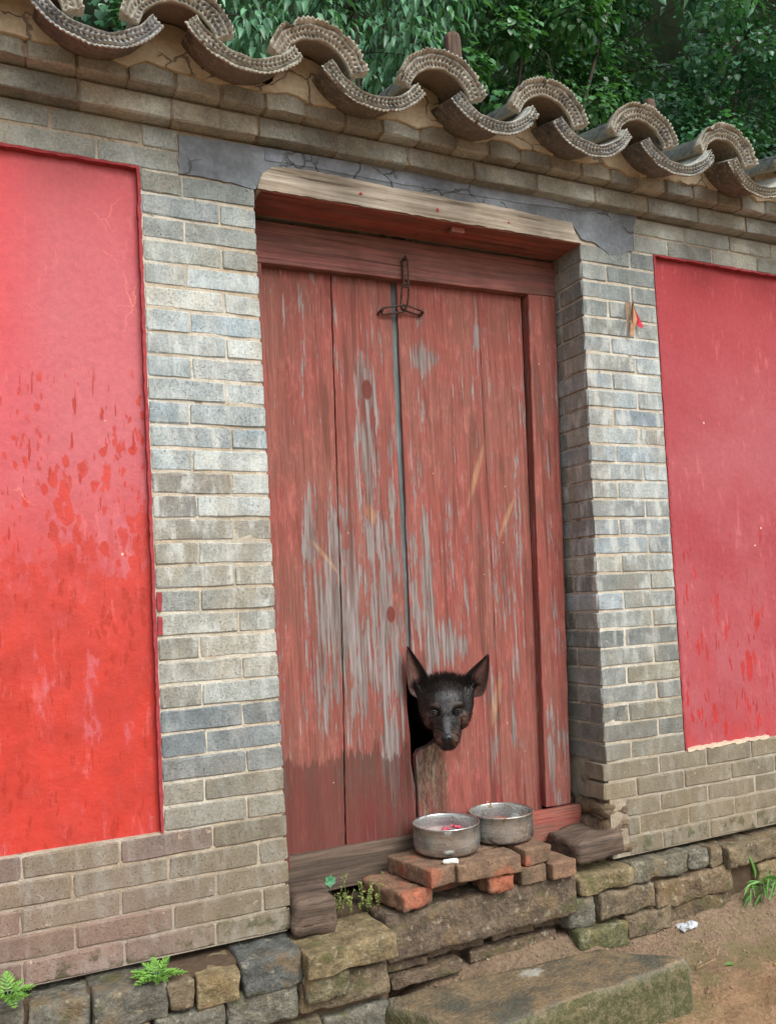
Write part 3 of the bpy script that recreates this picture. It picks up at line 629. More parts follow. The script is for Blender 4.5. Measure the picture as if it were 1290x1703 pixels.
# ------------------------------------------------------------ step slab
ax = [(1.03, -.085), (1.79, -.19), (2.01, -.40), (1.96, -.47), (1.55, -.45), (1.19, -.425)]
def step_me():
    q = [Vector((1.02, -.08)), Vector((1.82, -.165)), Vector((2.03, -.385)), Vector((1.17, -.42))]
    n, m, L = 46, 22, 7; vs, idx = [], {}
    def pt(u, v):
        return q[0].lerp(q[1], u).lerp(q[3].lerp(q[2], u), v)
    def key(i, j, k):
        if (i, j, k) in idx: return idx[(i, j, k)]
        u, v, t = i / n, j / m, k / L
        c = pt(.5, .5); p = pt(u, v)
        # rounded corners
        eu, ev = min(u, 1 - u), min(v, 1 - v)
        if eu < .06 and ev < .12: p = p.lerp(c, .05 * (1 - eu / .06) * (1 - ev / .12))
        z = .06 + (.252 - .06) * t + .012 * (u - .5)
        ins = (.010 if (k == L or k == 0) and (i in (0, n) or j in (0, m)) else 0)
        d = (c - p).normalized() * ins; P = Vector((p.x + d.x, p.y + d.y, z - (.006 if ins else 0)))
        P += Vector((fbm(P, 9), fbm(P + Vector((5, 0, 0)), 9), fbm(P + Vector((0, 5, 0)), 11) * .6)) * .008
        idx[(i, j, k)] = len(vs); vs.append(P); return idx[(i, j, k)]
    fs = []
    for i in range(n):
        for j in range(m): fs.append((key(i, j, L), key(i, j + 1, L), key(i + 1, j + 1, L), key(i + 1, j, L)))
    for k in range(L):
        for i in range(n):
            fs.append((key(i, 0, k), key(i, 0, k + 1), key(i + 1, 0, k + 1), key(i + 1, 0, k))); fs.append((key(i, m, k), key(i + 1, m, k), key(i + 1, m, k + 1), key(i, m, k + 1)))
        for j in range(m):
            fs.append((key(0, j, k), key(0, j + 1, k), key(0, j + 1, k + 1), key(0, j, k + 1))); fs.append((key(n, j, k), key(n, j, k + 1), key(n, j + 1, k + 1), key(n, j + 1, k)))
    me = mesh('step_slab', vs, fs, True); bm = bmesh.new(); bm.from_mesh(me); bmesh.ops.recalc_face_normals(bm, faces=bm.faces); bm.to_mesh(me); bm.free(); return me
o = link('step_slab', step_me(), SLAB); tag(o, 'thick worn concrete step slab with mossy side lying in front of the doorway', 'step')

# ------------------------------------------------------------ door
door = empty('wooden_door', (1.35, .2, .5), 'weathered red double plank door in the brick doorway with a gnawed hole', 'door')
DY = .205
def plank(pts, y0=DY, y1=DY + .03, seed=0, tint=(1, 1, 1, 1), jit=.0012, sub=.03, nm='plank'):
    o = part(nm, slab_poly(nm, pts, y0, y1, jit, sub, seed), WRED, door, color=tint)
    bv = o.modifiers.new('b', 'BEVEL'); bv.width = .002; bv.segments = 1; bv.limit_method = 'ANGLE'; bv.angle_limit = R(50); return o
zt, zb = 2.66, .632
plank([(.845, zb), (.952, zb), (.955, 1.2), (.950, 1.9), (.845, 1.9)] if False else [(.845, zb), (1.060, zb), (1.082, 1.3), (1.105, zt), (.845, zt)], seed=1, tint=(1, .96, .95, 1))
# left leaf second plank, nibbled next to the hole
plank([(1.064, zb), (1.334, zb), (1.336, .80), (1.326, .88), (1.327, .98), (1.321, 1.06), (1.322, 1.15), (1.328, 1.22), (1.333, 1.3), (1.332, 1.8), (1.3385, zt), (1.109, zt), (1.086, 1.3)], seed=2, tint=(.98, 1, 1, 1))
# right leaf
plank([(1.345, zb + .005), (1.6897, zb + .005), (1.7017, 1.5), (1.7057, zt), (1.362, zt), (1.353, 1.8), (1.346, 1.275), (1.352, 1.19), (1.40, 1.165), (1.47, 1.16), (1.535, 1.125), (1.55, 1.04), (1.53, .96), (1.44, .955), (1.40, .935), (1.36, .925), (1.345, .905)], seed=3, y0=DY - .004, tint=(1, 1, 1, 1))
plank([(1.6905, zb + .005), (1.868, zb + .005), (1.905, zt), (1.7065, zt), (1.7025, 1.5)], seed=5, y0=DY - .0042, tint=(1, .95, .93, 1))
# grey closing strip seen in the gap
STRIP = mat_wood('grey_strip_wood', srgb(120, 130, 132), srgb(96, 104, 104), False, .2)
part('meeting_strip', slab_poly('meeting_strip', [(1.320, 1.27), (1.350, 1.27), (1.372, 2.66), (1.335, 2.66)], DY + .008, DY + .045, .001, .05, 7), STRIP, door)
# frame
def beam(nm, pts, y0, y1, m, seed, color=None, jit=.0015, bev=.004):
    o = part(nm, slab_poly(nm, pts, y0, y1, jit, .05, seed), m, door, color=color)
    bv = o.modifiers.new('b', 'BEVEL'); bv.width = bev; bv.segments = 2; bv.limit_method = 'ANGLE'; bv.angle_limit = R(50); return o
beam('door_head', [(.79, 2.617), (1.9, 2.632), (2.06, 2.634), (2.065, 2.772), (1.4, 2.770), (.79, 2.762)], .165, .245, WBEAM, 11)
beam('jamb', [(1.862, .655), (1.978, .655), (2.045, 2.632), (1.915, 2.632)], .165, .245, WRED, 12, (1, .96, .95, 1))
beam('jamb', [(.79, .6), (.850, .6), (.842, 2.616), (.785, 2.616)], .165, .245, WRED, 13, (1, 1, 1, 1))
beam('threshold', [(.79, .50), (1.86, .515), (1.86, .612), (1.6, .628), (1.2, .636), (.79, .640)], .182, .26, WDARK, 14)
beam('red_sill', [(1.60, .555), (1.99, .52), (2.02, .650), (1.6, .648)], .150, .181, WSILL, 15)
def wood_block(nm, sx, sy, sz, loc, seed, rot, color):
    return part(nm, block_me(nm, sx, sy, sz, (10, 10, 8), .22, .010, 13, seed), WDARK, door, loc, color, rot)
wood_block('pivot_block', .135, .19, .115, (.868, .045, .512), 5, (0, R(4), R(-6)), None)
wood_block('pivot_block', .215, .20, .085, (1.945, .055, .538), 8, (0, R(-2), R(3)), None)
# lintel with ragged upper edge
lt = empty('lintel_beam', (1.42, 0, K0), 'pale bleached timber lintel with reddish underside above the door', 'beam')
LP = [(.786, 2.779), (2.050, 2.779)] + [P2(x, y) for x, y in ((957, 400), (948, 372), (900, 362), (850, 350), (800, 340), (760, 336), (700, 322), (640, 312), (600, 303), (560, 295), (500, 284), (450, 279), (436, 290), (432, 300), (426, 316))]
bl = part('beam', slab_poly('beam', LP, -.010, .158, .002, .02, 3), WTAN, lt)
part('soffit_paint', box_me('soffit_paint', .80, 2.043, -.004, .156, 2.7755, 2.7785), WSILL, lt)
PINK = mat_flat('pink_paper', srgb(225, 80, 84), .7)
for i, (x, y) in enumerate(((600, 322), (728, 349), (846, 370))):
    p = at(x, y, -.012); part('paper_scrap', block_me('paper_scrap', .008, .004, .007, (3, 2, 3), .3, .003, 60, i), PINK, lt, p)
# iron bracket below the lintel
ib = empty('iron_bracket', at(755, 382, .05), 'short red-painted bracket sticking out under the lintel middle', 'bracket')
a, b, c_ = at(690, 392, .12), at(722, 382, .07), at(752, 380, .035)
part('bar', tube('bar', [p - ib.location for p in (a, a.lerp(b, .5) + Vector((0, 0, .006)), b, c_)], .007, 8, rr=[.005, .008, .008, .007]), WSILL, ib, ib.location)
part('plate', block_me('plate', .052, .03, .022, (6, 4, 4), .15, .002, 30, 2), WSILL, ib, at(758, 384, .03))
# chain and staples
ch = empty('door_chain', at(672, 430, .15), 'rusty chain of long links joining the door head and both leaves', 'chain')
def chlink(p0, p1, wd, ax_, r=.0036):
    p0, p1 = Vector(p0), Vector(p1); d = (p1 - p0); L = d.length; d.normalize(); n = (Vector(ax_) - d * d.dot(Vector(ax_))).normalized(); pts = []
    for i in range(20):
        t = 2 * math.pi * i / 20; cx = math.copysign(max(0, L / 2 - wd), math.cos(t)) if abs(math.cos(t)) > .2 else (L / 2 - wd) * math.cos(t) / .2
        pts.append((p0 + p1) / 2 + d * (cx + wd * math.cos(t)) + n * wd * math.sin(t) - ch.location)
    part('chain_link', tube('chain_link', pts, r, 6, True), IRON, ch, ch.location)
s0, s1, s2, s3 = at(673, 432, .150), at(675, 474, .152), at(671, 512, .175), at(674, 470, .15)
chlink(s0 + Vector((0, 0, .004)), s1 - Vector((0, 0, .006)), .010, (.9, -.5, .2)); chlink(s1 + Vector((0, 0, .006)), s2 - Vector((0, 0, .004)), .013, (1, -.2, 0))
eL, eR = at(634, 518, .188), at(702, 522, .186)
chlink(eL, s2 + Vector((.008, 0, 0)), .012, (0, -.5, .9)); chlink(s2 - Vector((.008, 0, -.004)), eR, .010, (0, -.7, .6))
for p, ya in ((s0, .165), (eL, DY), (eR, DY)):
    q = Vector((p.x, ya + .01, p.z)) - ch.location; t = p - ch.location
    arc = [q + Vector((.006, 0, .006)), t + Vector((.007, .004, .007)), t + Vector((0, -.008, .010)), t + Vector((-.007, .004, -.002)), q + Vector((-.006, 0, -.005))]
    part('staple', tube('staple', arc, .0042, 6), IRON, ch, ch.location)

# ------------------------------------------------------------ tiled eaves
roof = empty('tiled_eaves', (1.5, 0, 3.05), 'curved grey clay tile eaves with notched rims along the wall top', 'roof')
def tile_me(cover, seed):
    rd = random.Random(seed); A = R(76) if cover else R(57); r0, r1 = (.108, .160) if cover else (.168, .207); rb0, rb1 = (.118, .136) if cover else (.162, .180)
    n, m = 132, 14; vs, fs = [], []; sg = 1 if cover else -1; y0 = -.245 if cover else -.268
    def pt(an, r, y): return (math.sin(an) * r, y, sg * math.cos(an) * r)
    nt = 25 if cover else 26
    for j in range(m + 1):
        t = j / m
        for i in range(n + 1):
            an = -A + 2 * A * i / n; ph = i / n * nt * 2 * math.pi
            r = r0 + (r1 - r0) * t; y = y0
            wear = .65 + .6 * mnoise.noise(Vector((an * 3, seed * 3.3, 1)))
            if j in (1, 5, 9): y -= .004
            if j in (2, 3, 4): y += .0065 * wear * max(0, math.sin(ph + (j - 3) * 1.0)) ** .6
            if j in (6, 7, 8): y += .0065 * wear * max(0, math.sin(ph - (j - 7) * 1.0 + 1)) ** .6
            if j in (10, 11): y += .003
            if j >= 12: y -= .003 * (j - 11) / 3; r += (.0050 * math.sin(ph * 1.1) * wear - .001) * (j - 11) / 3; y += .0015 * math.cos(ph * 1.1)
            y += .012 * t if not cover else -.022 * t
            r += .005 * mnoise.noise(Vector((an * 3, seed, t * 2))); y += .004 * mnoise.noise(Vector((an * 5, seed + 4, t * 2)))
            if j > 9: r -= .010 * max(0, mnoise.noise(Vector((an * 5.5, seed * 2.7, 8))) - .28) * (j - 9)
            vs.append(pt(an, r, y))
    W = n + 1
    for j in range(m):
        for i in range(n): fs.append((j * W + i, j * W + i + 1, (j + 1) * W + i + 1, (j + 1) * W + i))
    # back of rim and body running up the slope
    def ring(r, y, zo):
        o = len(vs)
        for i in range(n + 1):
            p = pt(-A + 2 * A * i / n, r, y); vs.append((p[0], p[1], p[2] + zo))
        return o
    def stitch(a, b):
        for i in range(n): fs.append((a + i, a + i + 1, b + i + 1, b + i))
    yb = y0 + .014; sl_ = .27; L = .62
    o1 = ring(r1, yb, 0); stitch(m * W, o1); o2 = ring(rb1, yb, 0); stitch(o1, o2); o3 = ring(rb1, yb + L, sl_ * L); stitch(o2, o3)
    o4 = ring(rb0, yb + L, sl_ * L); stitch(o3, o4); o5 = ring(rb0, yb, 0); stitch(o4, o5); o6 = ring(r0, yb - .006, 0); stitch(o5, o6); stitch(o6, 0)
    for e in (0, n):
        fs.append([e, *(j * W + e for j in range(1, m + 1)), o1 + e, o2 + e, o5 + e, o6 + e]); fs.append([o2 + e, o3 + e, o4 + e, o5 + e])
    me = mesh('tile', vs, fs, True); bm = bmesh.new(); bm.from_mesh(me); bmesh.ops.recalc_face_normals(bm, faces=bm.faces); bm.to_mesh(me); bm.free()
    me.materials.append(TILE); return me
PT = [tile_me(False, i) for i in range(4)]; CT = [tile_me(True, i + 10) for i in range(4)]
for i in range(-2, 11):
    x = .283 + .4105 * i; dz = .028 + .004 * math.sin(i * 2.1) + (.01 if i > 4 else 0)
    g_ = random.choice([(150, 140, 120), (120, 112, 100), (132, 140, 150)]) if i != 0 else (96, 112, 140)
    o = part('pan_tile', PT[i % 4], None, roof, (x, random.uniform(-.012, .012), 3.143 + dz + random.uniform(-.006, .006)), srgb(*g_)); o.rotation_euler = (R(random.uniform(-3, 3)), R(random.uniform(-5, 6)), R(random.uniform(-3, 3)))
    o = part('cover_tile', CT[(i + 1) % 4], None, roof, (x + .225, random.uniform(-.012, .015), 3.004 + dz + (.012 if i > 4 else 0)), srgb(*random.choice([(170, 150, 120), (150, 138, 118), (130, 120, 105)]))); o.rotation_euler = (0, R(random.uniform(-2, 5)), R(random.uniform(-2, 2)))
# ochre clay packed under the tiles, broken lower edge
low = [(-1.6, 3.05)]; x = -1.6; rd = random.Random(3)
while x < 5:
    low.append((x, 3.050 + rd.uniform(-.010, .010) - (.010 if rd.random() < .15 else 0))); x += rd.uniform(.02, .07)
top = []; x = 5.
while x > -1.6:
    i = round((x - .283) / .4105); dp = x - (.283 + .4105 * i); ic = round((x - .508) / .4105); dc = x - (.508 + .4105 * ic); z = 3.09
    if abs(dp) < .16: z = max(3.068, 3.211 - math.sqrt(.182 ** 2 - dp * dp))
    if abs(dc) < .118: z = max(z if abs(dp) >= .16 else 0, 3.062 + math.sqrt(.121 ** 2 - dc * dc)) if abs(dp) >= .16 or abs(dc) < .08 else z
    top.append((x, z)); x -= .02
part('clay_fill', slab_poly('clay_fill', low + [(5.01, 3.06)] + top, -.098, .02, .0008, 0, 3), PTAN, roof)
part('roof_bed', mesh('roof_bed', [(-1.6, .02, 3.07), (5, .02, 3.07), (5, .36, 3.22), (-1.6, .36, 3.22), (-1.6, .36, 2.9), (5, .36, 2.9), (-1.6, .02, 3.06), (5, .02, 3.06)], [(0, 1, 2, 3), (3, 2, 5, 4), (4, 5, 7, 6), (6, 7, 1, 0), (0, 3, 4, 6), (1, 7, 5, 2)]), CLAY, roof)

# ------------------------------------------------------------ loose red bricks under the bowls
def loose(l, x, y, z, rz, seed, L=.235, W=.112, H=.057, tilt=(0, 0), tint=(1, 1, 1, 1), amp=.003, rnd=.12):
    o = link('loose_brick', block_me('loose_brick', L, W, H, (16, 9, 6), rnd * .75, amp, 24, seed), RBRICK, None, (x, y, z + H / 2), tint)
    o.rotation_euler = (R(tilt[0]), R(tilt[1]), R(rz)); return tag(o, l, 'brick', 'loose red bricks stacked on the sill slab')
loose('broken red brick at the lower left of the stack, end chipped bright orange', 1.165, .036, .484, 100, 1, .24, .115, tint=(1.1, 1, .95, 1), amp=.008, rnd=.2)
loose('broken red brick end in the lower row under the middle', 1.495, .0, .484, 84, 2, .2, .105, tint=(1.25, .95, .8, 1), amp=.009, rnd=.25)
loose('dark grimy brick in the lower row, second from the right', 1.625, .03, .484, 91, 3, .22, .102, tint=(.75, .85, .85, 1))
loose('lightest brick at the right end of the lower row', 1.735, .02, .484, 94, 4, .23, .104, tint=(1.25, 1.2, 1.1, 1))
loose('red brick laid end-on at the upper left, one orange corner, beneath the front pan', 1.258, .026, .544, 101, 5, .24, .112, tint=(1, 1, 1, 1))
loose('red brick laid lengthwise in the upper row beneath both pans', 1.442, -.052, .544, -3, 6, .236, .112, tint=(.95, 1, .95, 1))
loose('red brick end-on at the upper right beneath the rear pan', 1.642, .045, .544, 95, 7, .24, .114, tint=(1.05, .95, .9, 1))
loose('half-hidden red brick in the upper row behind the front pan', 1.44, .068, .544, 2, 8, .23, .105, tint=(.8, .85, .85, 1))
loose('shaded brick deep under the upper row between the lower bricks', 1.36, .08, .484, 4, 9, .15, .10, tint=(.7, .75, .7, 1))

# ------------------------------------------------------------ bowls
def bowl(x, y, z, r, h, label, seed):
    prof = [(0, 0), (r * .88, 0), (r * .945, .004), (r * .975, .012), (r * .987, .03), (r * .985, h * .6), (r * .985, h - .005), (r * 1.0, h - .004), (r * 1.005, h - .001), (r * .995, h + .0015), (r * .97, h), (r * .96, h - .004), (r * .957, h * .5), (r * .94, .018), (r * .88, .006), (0, .004)]
    n = 64; vs, fs = [], []
    rd = random.Random(seed); dn = [(rd.uniform(0, 6.28), rd.uniform(.15, .5), rd.uniform(.3, .9) * h, rd.uniform(.001, .0025)) for _ in range(5)]
    for (a, b) in prof:
        for k in range(n):
            t = 2 * math.pi * k / n; q = a
            for (t0, w_, zz, am) in dn:
                dt = (t - t0 + math.pi) % (2 * math.pi) - math.pi; q -= am * math.exp(-(dt / w_) ** 2 - ((b - zz) / (.3 * h)) ** 2) * (a > .5 * r)
            vs.append((q * math.cos(t), q * math.sin(t), b))
    for i in range(len(prof) - 1):
        for k in range(n): fs.append((i * n + k, i * n + (k + 1) % n, (i + 1) * n + (k + 1) % n, (i + 1) * n + k))
    e = empty('metal_bowl', (x, y, z), label, 'bowl'); o = part('bowl_body', mesh('bowl_body', vs, fs, True), ALU, e, (x, y, z)); return e
b1 = bowl(1.374, .060, .608, .1155, .092, 'front left aluminium bowl holding a little pink food', 1)
b2 = bowl(1.607, .078, .608, .1145, .092, 'rear right dented aluminium bowl speckled with dirt', 2)
FOOD = mat_flat('pink_food', srgb(196, 84, 104), .4, .003)
fm = []
for i in range(12):
    a = random.uniform(0, 6.28); r_ = random.uniform(0, .05); me = block_me('c', .015, .013, .008, (3, 3, 3), .4, .004, 50, i); me.transform(Matrix.Translation((.01 + r_ * math.cos(a), .015 + r_ * math.sin(a), .052 + random.uniform(0, .012)))); fm.append(me)
o = link('dog_food', join_me('dog_food', fm), FOOD, None, (1.374, .060, .608)); tag(o, 'small heap of pink food scraps inside the front bowl', 'food'); 
BROTH = mat_flat('pink_broth', srgb(150, 118, 116), .2)
n = 40; o = link('broth', mesh('broth', [(.1095 * math.cos(2 * math.pi * k / n), .1095 * math.sin(2 * math.pi * k / n), 0) for k in range(n)], [list(range(n))]), BROTH, None, (1.374, .060, .608 + .050)); tag(o, 'shallow cloudy pink liquid in the front bowl', 'liquid')
WHITE = mat_flat('white_scrap', srgb(236, 234, 222, .9), .6, .002)
def bit(nm, px, py, y, s, label, cat, m=WHITE, seed=0, rz=0, z=None):
    p = at(px, py, y) if z is None else None
    if z is not None:
        d = cf + cr * ((px - 645) / 1400) - cu * ((py - 941.5) / 1400); p = CAM_POS + d * ((z - CAM_POS.z) / d.z)
    o = link(nm, block_me(nm, *s, (8, 6, 4), .4, .004, 30, seed), m, None, p); o.rotation_euler = (0, 0, R(rz)); return tag(o, label, cat)
bit('bread_scrap', 749, 1432, 0, (.05, .022, .012), 'white scrap of bread lying on the brick below the front bowl', 'food scrap', rz=-25, z=.609)
bit('white_chip', 973, 1434, 0, (.036, .016, .005), 'thin white chip on the stone ledge right of the bricks', 'chip', rz=10, z=.467, seed=3)
# crumpled wrapper
def crumple(nm, loc, s, m, label, cat, seed):
    me = block_me(nm, *s, (16, 10, 4), .4, .014, 22, seed, flat=True); o = link(nm, me, m, None, loc); return tag(o, label, cat)
PLASTIC = mat_flat('clear_wrapper', srgb(186, 192, 198, .8), .2); 
crumple('plastic_wrapper', (2.29, -.075, gz(2.29, -.075) + .012), (.08, .042, .012), PLASTIC, 'crumpled clear plastic wrapper on the ground at the foot of the ledge', 'wrapper', 4)

# ------------------------------------------------------------ folded paper stuck in the joint
pp = empty('folded_paper', at(1052, 530, -.01), 'brown and pink folded paper stuck in a joint of the right pier', 'paper')
BRP = mat_flat('brown_paper', srgb(190, 146, 112), .8); BRP2 = mat_flat('pale_brown_paper', srgb(206, 178, 150), .8); PKP = mat_flat('bright_pink_paper', srgb(244, 76, 98, .95), .6)
def paper(pts, m, nm='paper_fold'):
    v = [at(x, y, d) - pp.location for x, y, d in pts]; v2 = [p + Vector((.0005, .0012, 0)) for p in v]; n = len(v)
    me = mesh(nm, v + v2, [list(range(n))[::-1], [n + i for i in range(n)]] + [(i, (i + 1) % n, n + (i + 1) % n, n + i) for i in range(n)]); part(nm, me, m, pp, pp.location)
paper([(1039, 503, -.006), (1049, 502, -.03), (1046, 530, -.028), (1043, 556, -.02), (1041, 530, -.008)], BRP2)
paper([(1050, 503, -.008), (1053, 504, -.03), (1059, 530, -.03), (1052, 560, -.022), (1047, 556, -.02), (1048, 530, -.012)], BRP)
paper([(1054, 512, -.012), (1063, 530, -.02), (1070, 545, -.022), (1060, 543, -.01), (1057, 534, -.006)], PKP)

# ------------------------------------------------------------ the dog
def surface_nets(F, xs, ys, zs):
    ins = F < 0; nx, ny, nz = F.shape; cs = (nx - 1, ny - 1, nz - 1)
    acc = np.zeros(cs + (3,)); cnt = np.zeros(cs); ax = (xs, ys, zs)
    for a in range(3):
        lo = [slice(None)] * 3; hi = [slice(None)] * 3; lo[a] = slice(0, -1); hi[a] = slice(1, None)
        f0, f1 = F[tuple(lo)], F[tuple(hi)]; cr_ = (f0 < 0) != (f1 < 0); t = np.where(cr_, f0 / np.where(cr_, f0 - f1, 1), 0)
        P = np.zeros(f0.shape + (3,))
        for b in range(3):
            g_ = ax[b]; sh = [1, 1, 1]; sh[b] = -1
            if b == a: P[..., b] = g_[:-1].reshape(sh) + t * np.diff(g_).reshape(sh)
            else: P[..., b] = np.broadcast_to(g_.reshape(sh), f0.shape)
        o1, o2 = [b for b in range(3) if b != a]
        for d1 in (0, 1):
            for d2 in (0, 1):
                s_ = [slice(None)] * 3; s_[o1] = slice(d1, cs[o1] + d1); s_[o2] = slice(d2, cs[o2] + d2); s_ = tuple(s_)
                acc += P[s_] * cr_[s_][..., None]; cnt += cr_[s_]
    act = cnt > 0; ids = -np.ones(cs, int); ids[act] = np.arange(act.sum()); verts = acc[act] / cnt[act][:, None]; faces = []
    for a in range(3):
        o1, o2 = (a + 1) % 3, (a + 2) % 3
        lo = [slice(None)] * 3; hi = [slice(None)] * 3; lo[a] = slice(0, -1); hi[a] = slice(1, None)
        i0, i1 = ins[tuple(lo)], ins[tuple(hi)]; ed = np.argwhere(i0 != i1)
        ed = ed[(ed[:, o1] > 0) & (ed[:, o1] < F.shape[o1] - 1) & (ed[:, o2] > 0) & (ed[:, o2] < F.shape[o2] - 1)]
        e1 = np.zeros(3, int); e1[o1] = 1; e2 = np.zeros(3, int); e2[o2] = 1
        g_ = lambda q: ids[q[:, 0], q[:, 1], q[:, 2]]
        q = np.stack([g_(ed - e1 - e2), g_(ed - e2), g_(ed), g_(ed - e1)], 1); fl_ = i0[ed[:, 0], ed[:, 1], ed[:, 2]]; q[~fl_] = q[~fl_][:, ::-1]; faces.append(q)
    return verts, np.concatenate(faces)
E0 = at(741, 1181, .06); Ov = Vector((CAM_POS.x - E0.x, CAM_POS.y - E0.y, 0)).normalized(); Rv = Vector((-Ov.y, Ov.x, 0)); Uv = Vector((0, 0, 1))
def dogw(p): return E0 + Rv * p[0] + Uv * (p[1] * .93) + Ov * p[2]          # right, up, toward viewer
def axis(parts): return np.unique(np.concatenate([np.arange(a, b, s_) for a, b, s_ in parts]))
gx = axis([(-.2, -.11, .008), (-.11, .11, .003), (.11, .2, .008)]); gu = axis([(-.66, -.17, .014), (-.17, .15, .003)]); go = axis([(-1.05, -.2, .016), (-.2, .15, .003)])
GX, GU, GO = np.meshgrid(gx, gu, go, indexing='ij')
def ell(c, r): 
    x, y, z = (GX - c[0]), (GU - c[1]), (GO - c[2]); k0 = np.sqrt((x / r[0]) ** 2 + (y / r[1]) ** 2 + (z / r[2]) ** 2); k1 = np.sqrt((x / r[0] ** 2) ** 2 + (y / r[1] ** 2) ** 2 + (z / r[2] ** 2) ** 2) + 1e-9; return k0 * (k0 - 1) / k1
def cap(a, b, ra, rb, sq=1.):
    a, b = np.array(a), np.array(b); d = b - a; x, y, z = (GX - a[0]), (GU - a[1]), (GO - a[2]); t = np.clip((x * d[0] + y * d[1] + z * d[2]) / (d @ d), 0, 1)
    return np.sqrt(((x - t * d[0]) / sq) ** 2 + (y - t * d[1]) ** 2 + (z - t * d[2]) ** 2) - (ra + (rb - ra) * t)
def smin(a, b, k): h = np.clip(.5 + .5 * (b - a) / k, 0, 1); return b + (a - b) * h - k * h * (1 - h)
def ssub(a, b, k): return -smin(-a, b, k)
F_ = ell((0, .028, -.075), (.072, .074, .095))
F_ = smin(F_, ell((0, .032, -.03), (.054, .050, .045)), .03)
for s_ in (-1, 1):
    F_ = smin(F_, ell((s_ * .036, .021, .000), (.027, .016, .020)), .014)       # brow
    F_ = smin(F_, cap((s_ * .056, .0, -.05), (s_ * .050, -.045, -.03), .036, .028), .028)   # cheek
    F_ = smin(F_, cap((s_ * .030, -.02, .002), (s_ * .024, -.075, .055), .023, .020), .02)
    F_ = smin(F_, cap((s_ * .020, -.082, .045), (s_ * .022, -.100, .078), .021, .018), .016)  # lips
    F_ = smin(F_, cap((s_ * .068, .045, -.075), (s_ * .088, .075, -.085), .030, .022), .03)  # ear base
F_ = smin(F_, cap((0, -.004, .0), (0, -.068, .078), .030, .024, 1.05), .022)      # bridge
F_ = smin(F_, ell((0, -.086, .088), (.022, .018, .020)), .010)                      # nose pad bulk
F_ = smin(F_, cap((0, -.075, -.02), (0, -.118, .058), .032, .020, 1.2), .018)     # lower jaw
for s_ in (-1, 1):
    F_ = ssub(F_, ell((s_ * .041, -.004, .032), (.019, .013, .018)), .010)          # eye sockets
    F_ = ssub(F_, cap((s_ * .050, -.104, .0), (s_ * .026, -.110, .100), .004, .004), .006)   # mouth line
F_ = ssub(F_, cap((0, .06, .04), (0, .005, .052), .012, .010), .018)                # furrow
F_ = smin(F_, cap((0, .0, -.12), (-.02, -.06, -.34), .088, .12), .05)               # neck
F_ = smin(F_, cap((-.02, -.10, -.40), (-.02, -.12, -.85), .135, .11), .06)
for (lx, lo_) in ((-.09, -.38), (.06, -.38), (-.08, -.86), (.05, -.86)):
    F_ = smin(F_, cap((lx, -.2, lo_), (lx, -.40, lo_ - .03), .05, .028), .03); F_ = smin(F_, cap((lx, -.40, lo_ - .03), (lx, -.585, lo_), .026, .022), .02); F_ = smin(F_, cap((lx, -.595, lo_), (lx, -.6, lo_ + .06), .026, .022), .02)
F_ = smin(F_, cap((-.02, -.06, -.92), (-.02, -.3, -1.0), .03, .014), .02)
vv, ff = surface_nets(F_, gx, gu, go)
# ears: cupped leaf-shaped shells, joined into the same mesh
def ear(base_a, base_b, tip, bulge, cup, n=14, m=10, th=.006):
    A, B, T = Vector(base_a), Vector(base_b), Vector(tip); vs, fs = [], []
    out = Vector((0, .0, 1))
    for side in (0, 1):
        for j in range(n + 1):
            t = j / n; c = ((A + B) / 2).lerp(T, t); half = (B - A) / 2; wd = (1 - t) ** .72 * (1 + .9 * t * (1 - t) * bulge[1]) * min(1, .45 + 2.6 * t) if t < 1 else 0
            wd = max(wd, .05)
            c = c + Vector(bulge[0]) * (4 * t * (1 - t)) * .5
            for i in range(m + 1):
                u = i / m * 2 - 1; p = c + half * wd * u
                depth = -cup * (1 - u * u) * (1 - t * .75) * (half.length * 2)
                p = p + Vector((0, 0, 1)) * (depth) - (Vector((0, 0, th)) if side else Vector((0, 0, 0)))
                vs.append(p)
    W = m + 1; S = (n + 1) * W
    for j in range(n):
        for i in range(m):
            a = j * W + i; fs.append((a, a + 1, a + W + 1, a + W)); fs.append((S + a, S + a + W, S + a + W + 1, S + a + 1))
        for i in (0, m):
            a = j * W + i; q = (a, a + W, S + a + W, S + a); fs.append(q if i == 0 else q[::-1])
    for j in (n,):
        for i in range(m): a = j * W + i; fs.append((a, a + 1, S + a + 1, S + a))
    return vs, fs, S
allv = [Vector(v) for v in vv]; allf = [tuple(int(i) for i in f) for f in ff]; colr = []
BLK, TAN_, GRY, BRN, PNK = Vector((.007, .006, .006)), Vector((.060, .027, .017)), Vector((.075, .075, .078)), Vector((.030, .017, .013)), Vector((.16, .075, .06))
def blobw(p, c, r): return max(0, 1 - sum(((p[i] - c[i]) / r[i]) ** 2 for i in range(3)))
